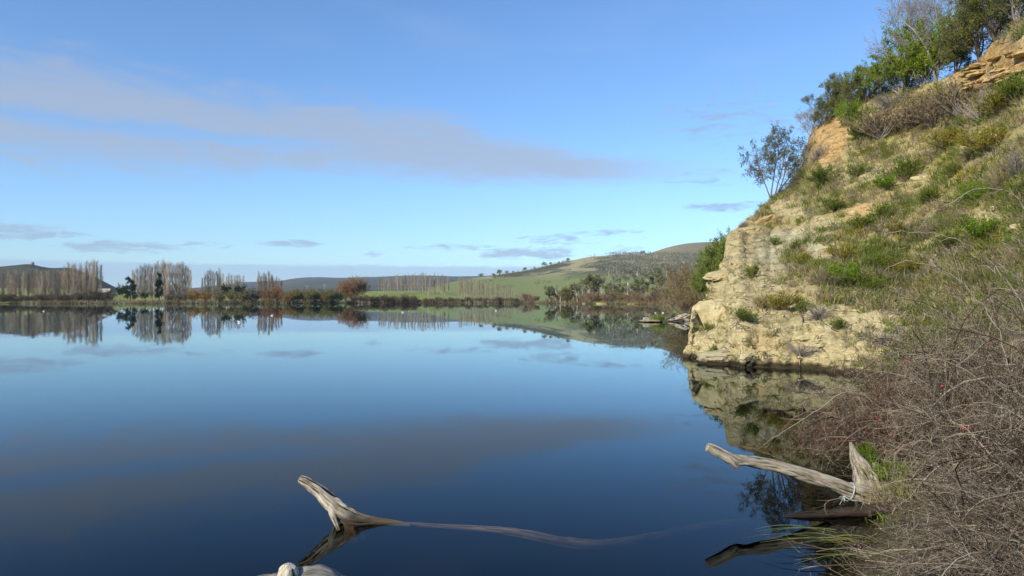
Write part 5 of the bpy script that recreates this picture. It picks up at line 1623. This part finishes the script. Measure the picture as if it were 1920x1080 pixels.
# ------------------------------------------------------------------ briars on the bank
def proto_briar(seed, H, spread, canes=84, n2=9, n3=7, barkm='briar', litter=4200):
    """a tangled dome of arching thorny canes"""
    rng = np.random.default_rng(seed)
    n = canes
    az = rng.uniform(0, 2 * np.pi, n); el = np.radians(rng.uniform(38, 88, n))
    p = np.stack([rng.normal(size=n) * spread * .16, rng.normal(size=n) * spread * .16, np.zeros(n)], -1)
    d = np.stack([np.cos(az) * np.cos(el), np.sin(az) * np.cos(el), np.sin(el)], -1)
    L = rng.uniform(.62, 1.12, n) * (H + spread) * .66
    K = 10; pts = [p]
    for k in range(K - 1):
        d = unit(d + np.array([0, 0, -.16 - .03 * k]) * (.7 + .3 * np.sin(az * 3))[:, None] + rng.normal(size=d.shape) * .10 + np.stack([np.cos(az), np.sin(az), az * 0], -1) * .05)
        pts.append(pts[-1] + d * (L / (K - 1))[:, None])
    P1 = np.stack(pts, 1); P1[..., 2] = np.maximum(P1[..., 2], .02)
    r1 = (rng.choice([.005, .007, .009, .012, .016], n))[:, None] * np.linspace(1, .35, K)[None]
    g = Geo(); tubes(g, P1, r1, 5)
    P2, R2 = branch(rng, P1, r1, n2, (.28 * spread, .6 * spread), (22, 70), .6, 5, -.02, (.12, 1), .25, .18, .0036)
    g2 = Geo(); tubes(g2, P2, R2, 3)
    P3, R3 = branch(rng, P2, R2, n3, (.06 * spread, .19 * spread), (28, 80), .62, 3, .01, (.1, 1), .2, .2, .0026)
    tubes(g2, P3, R3, 3)
    gl = Geo()
    leaves(gl, rng, P3[rng.permutation(len(P3))[:litter]], 1, (.010, .024), .015, 0, .8)
    tips = P3[:, -1]
    return [('canes', g.mesh('canes', M[barkm])), ('twigs', g2.mesh('twigs', M[barkm])), ('leaves', gl.mesh('leaves', M['litter']))], tips


def proto_hip():
    p = np.array([[0, 0, .0], [0, 0, -.003], [0, 0, -.009], [0, 0, -.015], [0, 0, -.020], [0, 0, -.023]])
    g = Geo(); tubes(g, p, np.array([.001, .006, .0095, .009, .005, .001]), 8)
    return g.mesh('rose_hip', M['hip'], True)


HIP = proto_hip()
BRI = [proto_briar(701, 1.7, 1.5), proto_briar(702, 1.7, 1.5), proto_briar(703, 1.5, 1.6), proto_briar(704, 1.6, 1.5, 84, 9, 7, 'briar_red')]
briars = [  # x, y, height scale, width scale, proto, label
    (6.0, 11.5, 1.0, .92, 3, 'dark reddish briar arching over the water behind the stump'),
    (6.9, 11.7, 1.18, 1.0, 0, 'tall grey briar standing before the foot of the cliff slope'),
    (7.9, 12.0, 1.4, 1.1, 1, 'tallest grey briar below the pale broken rocks'),
    (6.1, 9.9, 1.2, .85, 2, 'grey briar mound uphill of the moss tufts'),
    (7.0, 9.6, 1.35, 1.0, 1, 'large dark briar mound in the middle of the thicket'),
    (5.55, 8.5, .85, .64, 1, 'grey briar with hanging canes beside the stump'),
    (6.3, 8.2, 1.25, .85, 0, 'briar in the thicket with pale lichened twigs'),
    (4.85, 7.1, .5, .62, 1, 'low briar below the bleached straw tuft'),
    (5.4, 7.0, .85, .8, 2, 'briar behind the nearest one at the frame corner'),
    (4.1, 5.9, .48, .76, 2, 'low grey briar spreading over the water blades'),
    (4.4, 5.3, .62, .8, 2, 'nearest briar at the bottom corner of the frame'),
    (3.5, 4.9, .36, .66, 0, 'lowest briar reaching over the water at the frame bottom'),
]
rh = random.Random(9)
for k, (x, y, hs, ws, pi_, lab) in enumerate(briars):
    parts, tips = BRI[pi_]
    z = float(bank_z(np.array(x), np.array(y)))
    o = put('briar_bush', parts, (x, y, z - .05), lab, 'briar', 'briars on the bank', k * 1.9, (ws, ws, hs))
    c, s_ = math.cos(k * 1.9), math.sin(k * 1.9)
    wp = tips * np.array([ws, ws, hs]); wp = np.stack([wp[:, 0] * c - wp[:, 1] * s_ + x, wp[:, 0] * s_ + wp[:, 1] * c + y, wp[:, 2] + z], -1)
    depth = wp[:, 1] * .9 - wp[:, 2] * .8 + wp[:, 0] * .25   # prefer tips on the outside, facing the viewer
    depth = depth + 9 * (tips[:, 2] > .62 * tips[:, 2].max())
    pick = np.argsort(depth + np.random.default_rng(k).uniform(0, .9, len(depth)))[:5]
    for t in pick:
        h = link('rose_hip', HIP, next(c_ for c_ in o.children if c_.name.startswith('twigs')), tuple(tips[t])); f = 1.25
        h.scale = (f / ws, f / ws, f / hs)


# long single canes that arch up out of the thicket in front of the slope
def arch(px_pts, lab, seed):
    rng = np.random.default_rng(seed)
    P = np.array([at(x, y, d) for x, y, d in px_pts]); n = len(P)
    t = np.linspace(0, n - 1, 26); i = np.minimum(t.astype(int), n - 2); f = (t - i)[:, None]
    g0, g1, g2, g3 = P[np.maximum(i - 1, 0)], P[i], P[i + 1], P[np.minimum(i + 2, n - 1)]
    Q = .5 * (2 * g1 + (g2 - g0) * f + (2 * g0 - 5 * g1 + 4 * g2 - g3) * f * f + (3 * g1 - g0 - 3 * g2 + g3) * f ** 3)
    Q = (Q + rng.normal(size=Q.shape) * .010)[None]
    r = np.linspace(.007, .0028, 26)[None]
    root = thing('briar_cane', Q[0, 0], lab, 'briar', 'long canes arching from the thicket')
    Q = Q - Q[0, 0]
    g = Geo(); tubes(g, Q, r, 6); g.build('cane', M['briar'], root)
    g = Geo(); p2, r2 = branch(rng, Q, r, 16, (.18, .5), (20, 60), .6, 5, 0, (.15, 1), .3, .14, .0035); tubes(g, p2, r2, 4)
    p3, r3 = branch(rng, p2, r2, 5, (.03, .14), (30, 80), .7, 3, 0, (.1, 1), .2, .12, .0028); tubes(g, p3, r3, 3)
    g.build('twigs', M['briar'], root)


arch([(1985, 640, 8.6), (1960, 470, 8.5), (1905, 372, 8.4), (1838, 353, 8.3), (1785, 378, 8.2), (1735, 405, 8.2)], 'highest briar cane arching across the vivid green shrub', 1)
arch([(1960, 700, 8.2), (1910, 560, 8.2), (1830, 470, 8.1), (1740, 437, 8.0), (1655, 437, 8.0)], 'long level briar cane reaching furthest over the slope', 2)
arch([(1900, 720, 9.0), (1860, 600, 9.0), (1790, 520, 9.0), (1710, 490, 9.0), (1660, 505, 9.0)], 'briar cane just below the long level one', 4)
arch([(1700, 800, 11.3), (1600, 735, 11.2), (1530, 772, 11.0), (1480, 802, 10.9), (1425, 838, 10.8)], 'straggling briar cane hanging out over the water', 6)

# ------------------------------------------------------------------ the air
def build_haze():
    m, b, o = mat('air')
    pv = b.n('ShaderNodeVolumePrincipled')
    pv.inputs['Color'].default_value = (.68, .82, 1.0, 1)
    pv.inputs['Density'].default_value = 0.00006
    pv.inputs['Anisotropy'].default_value = 0.0
    b.t.links.new(pv.outputs[0], o.inputs['Volume'])
    g = Geo(); box(g, -7000, 7000, -1500, 9000, -9, 330)
    tag(g.build('haze', m), 'thin blue haze softening the distant hills', 'haze', kind='stuff')


build_haze()
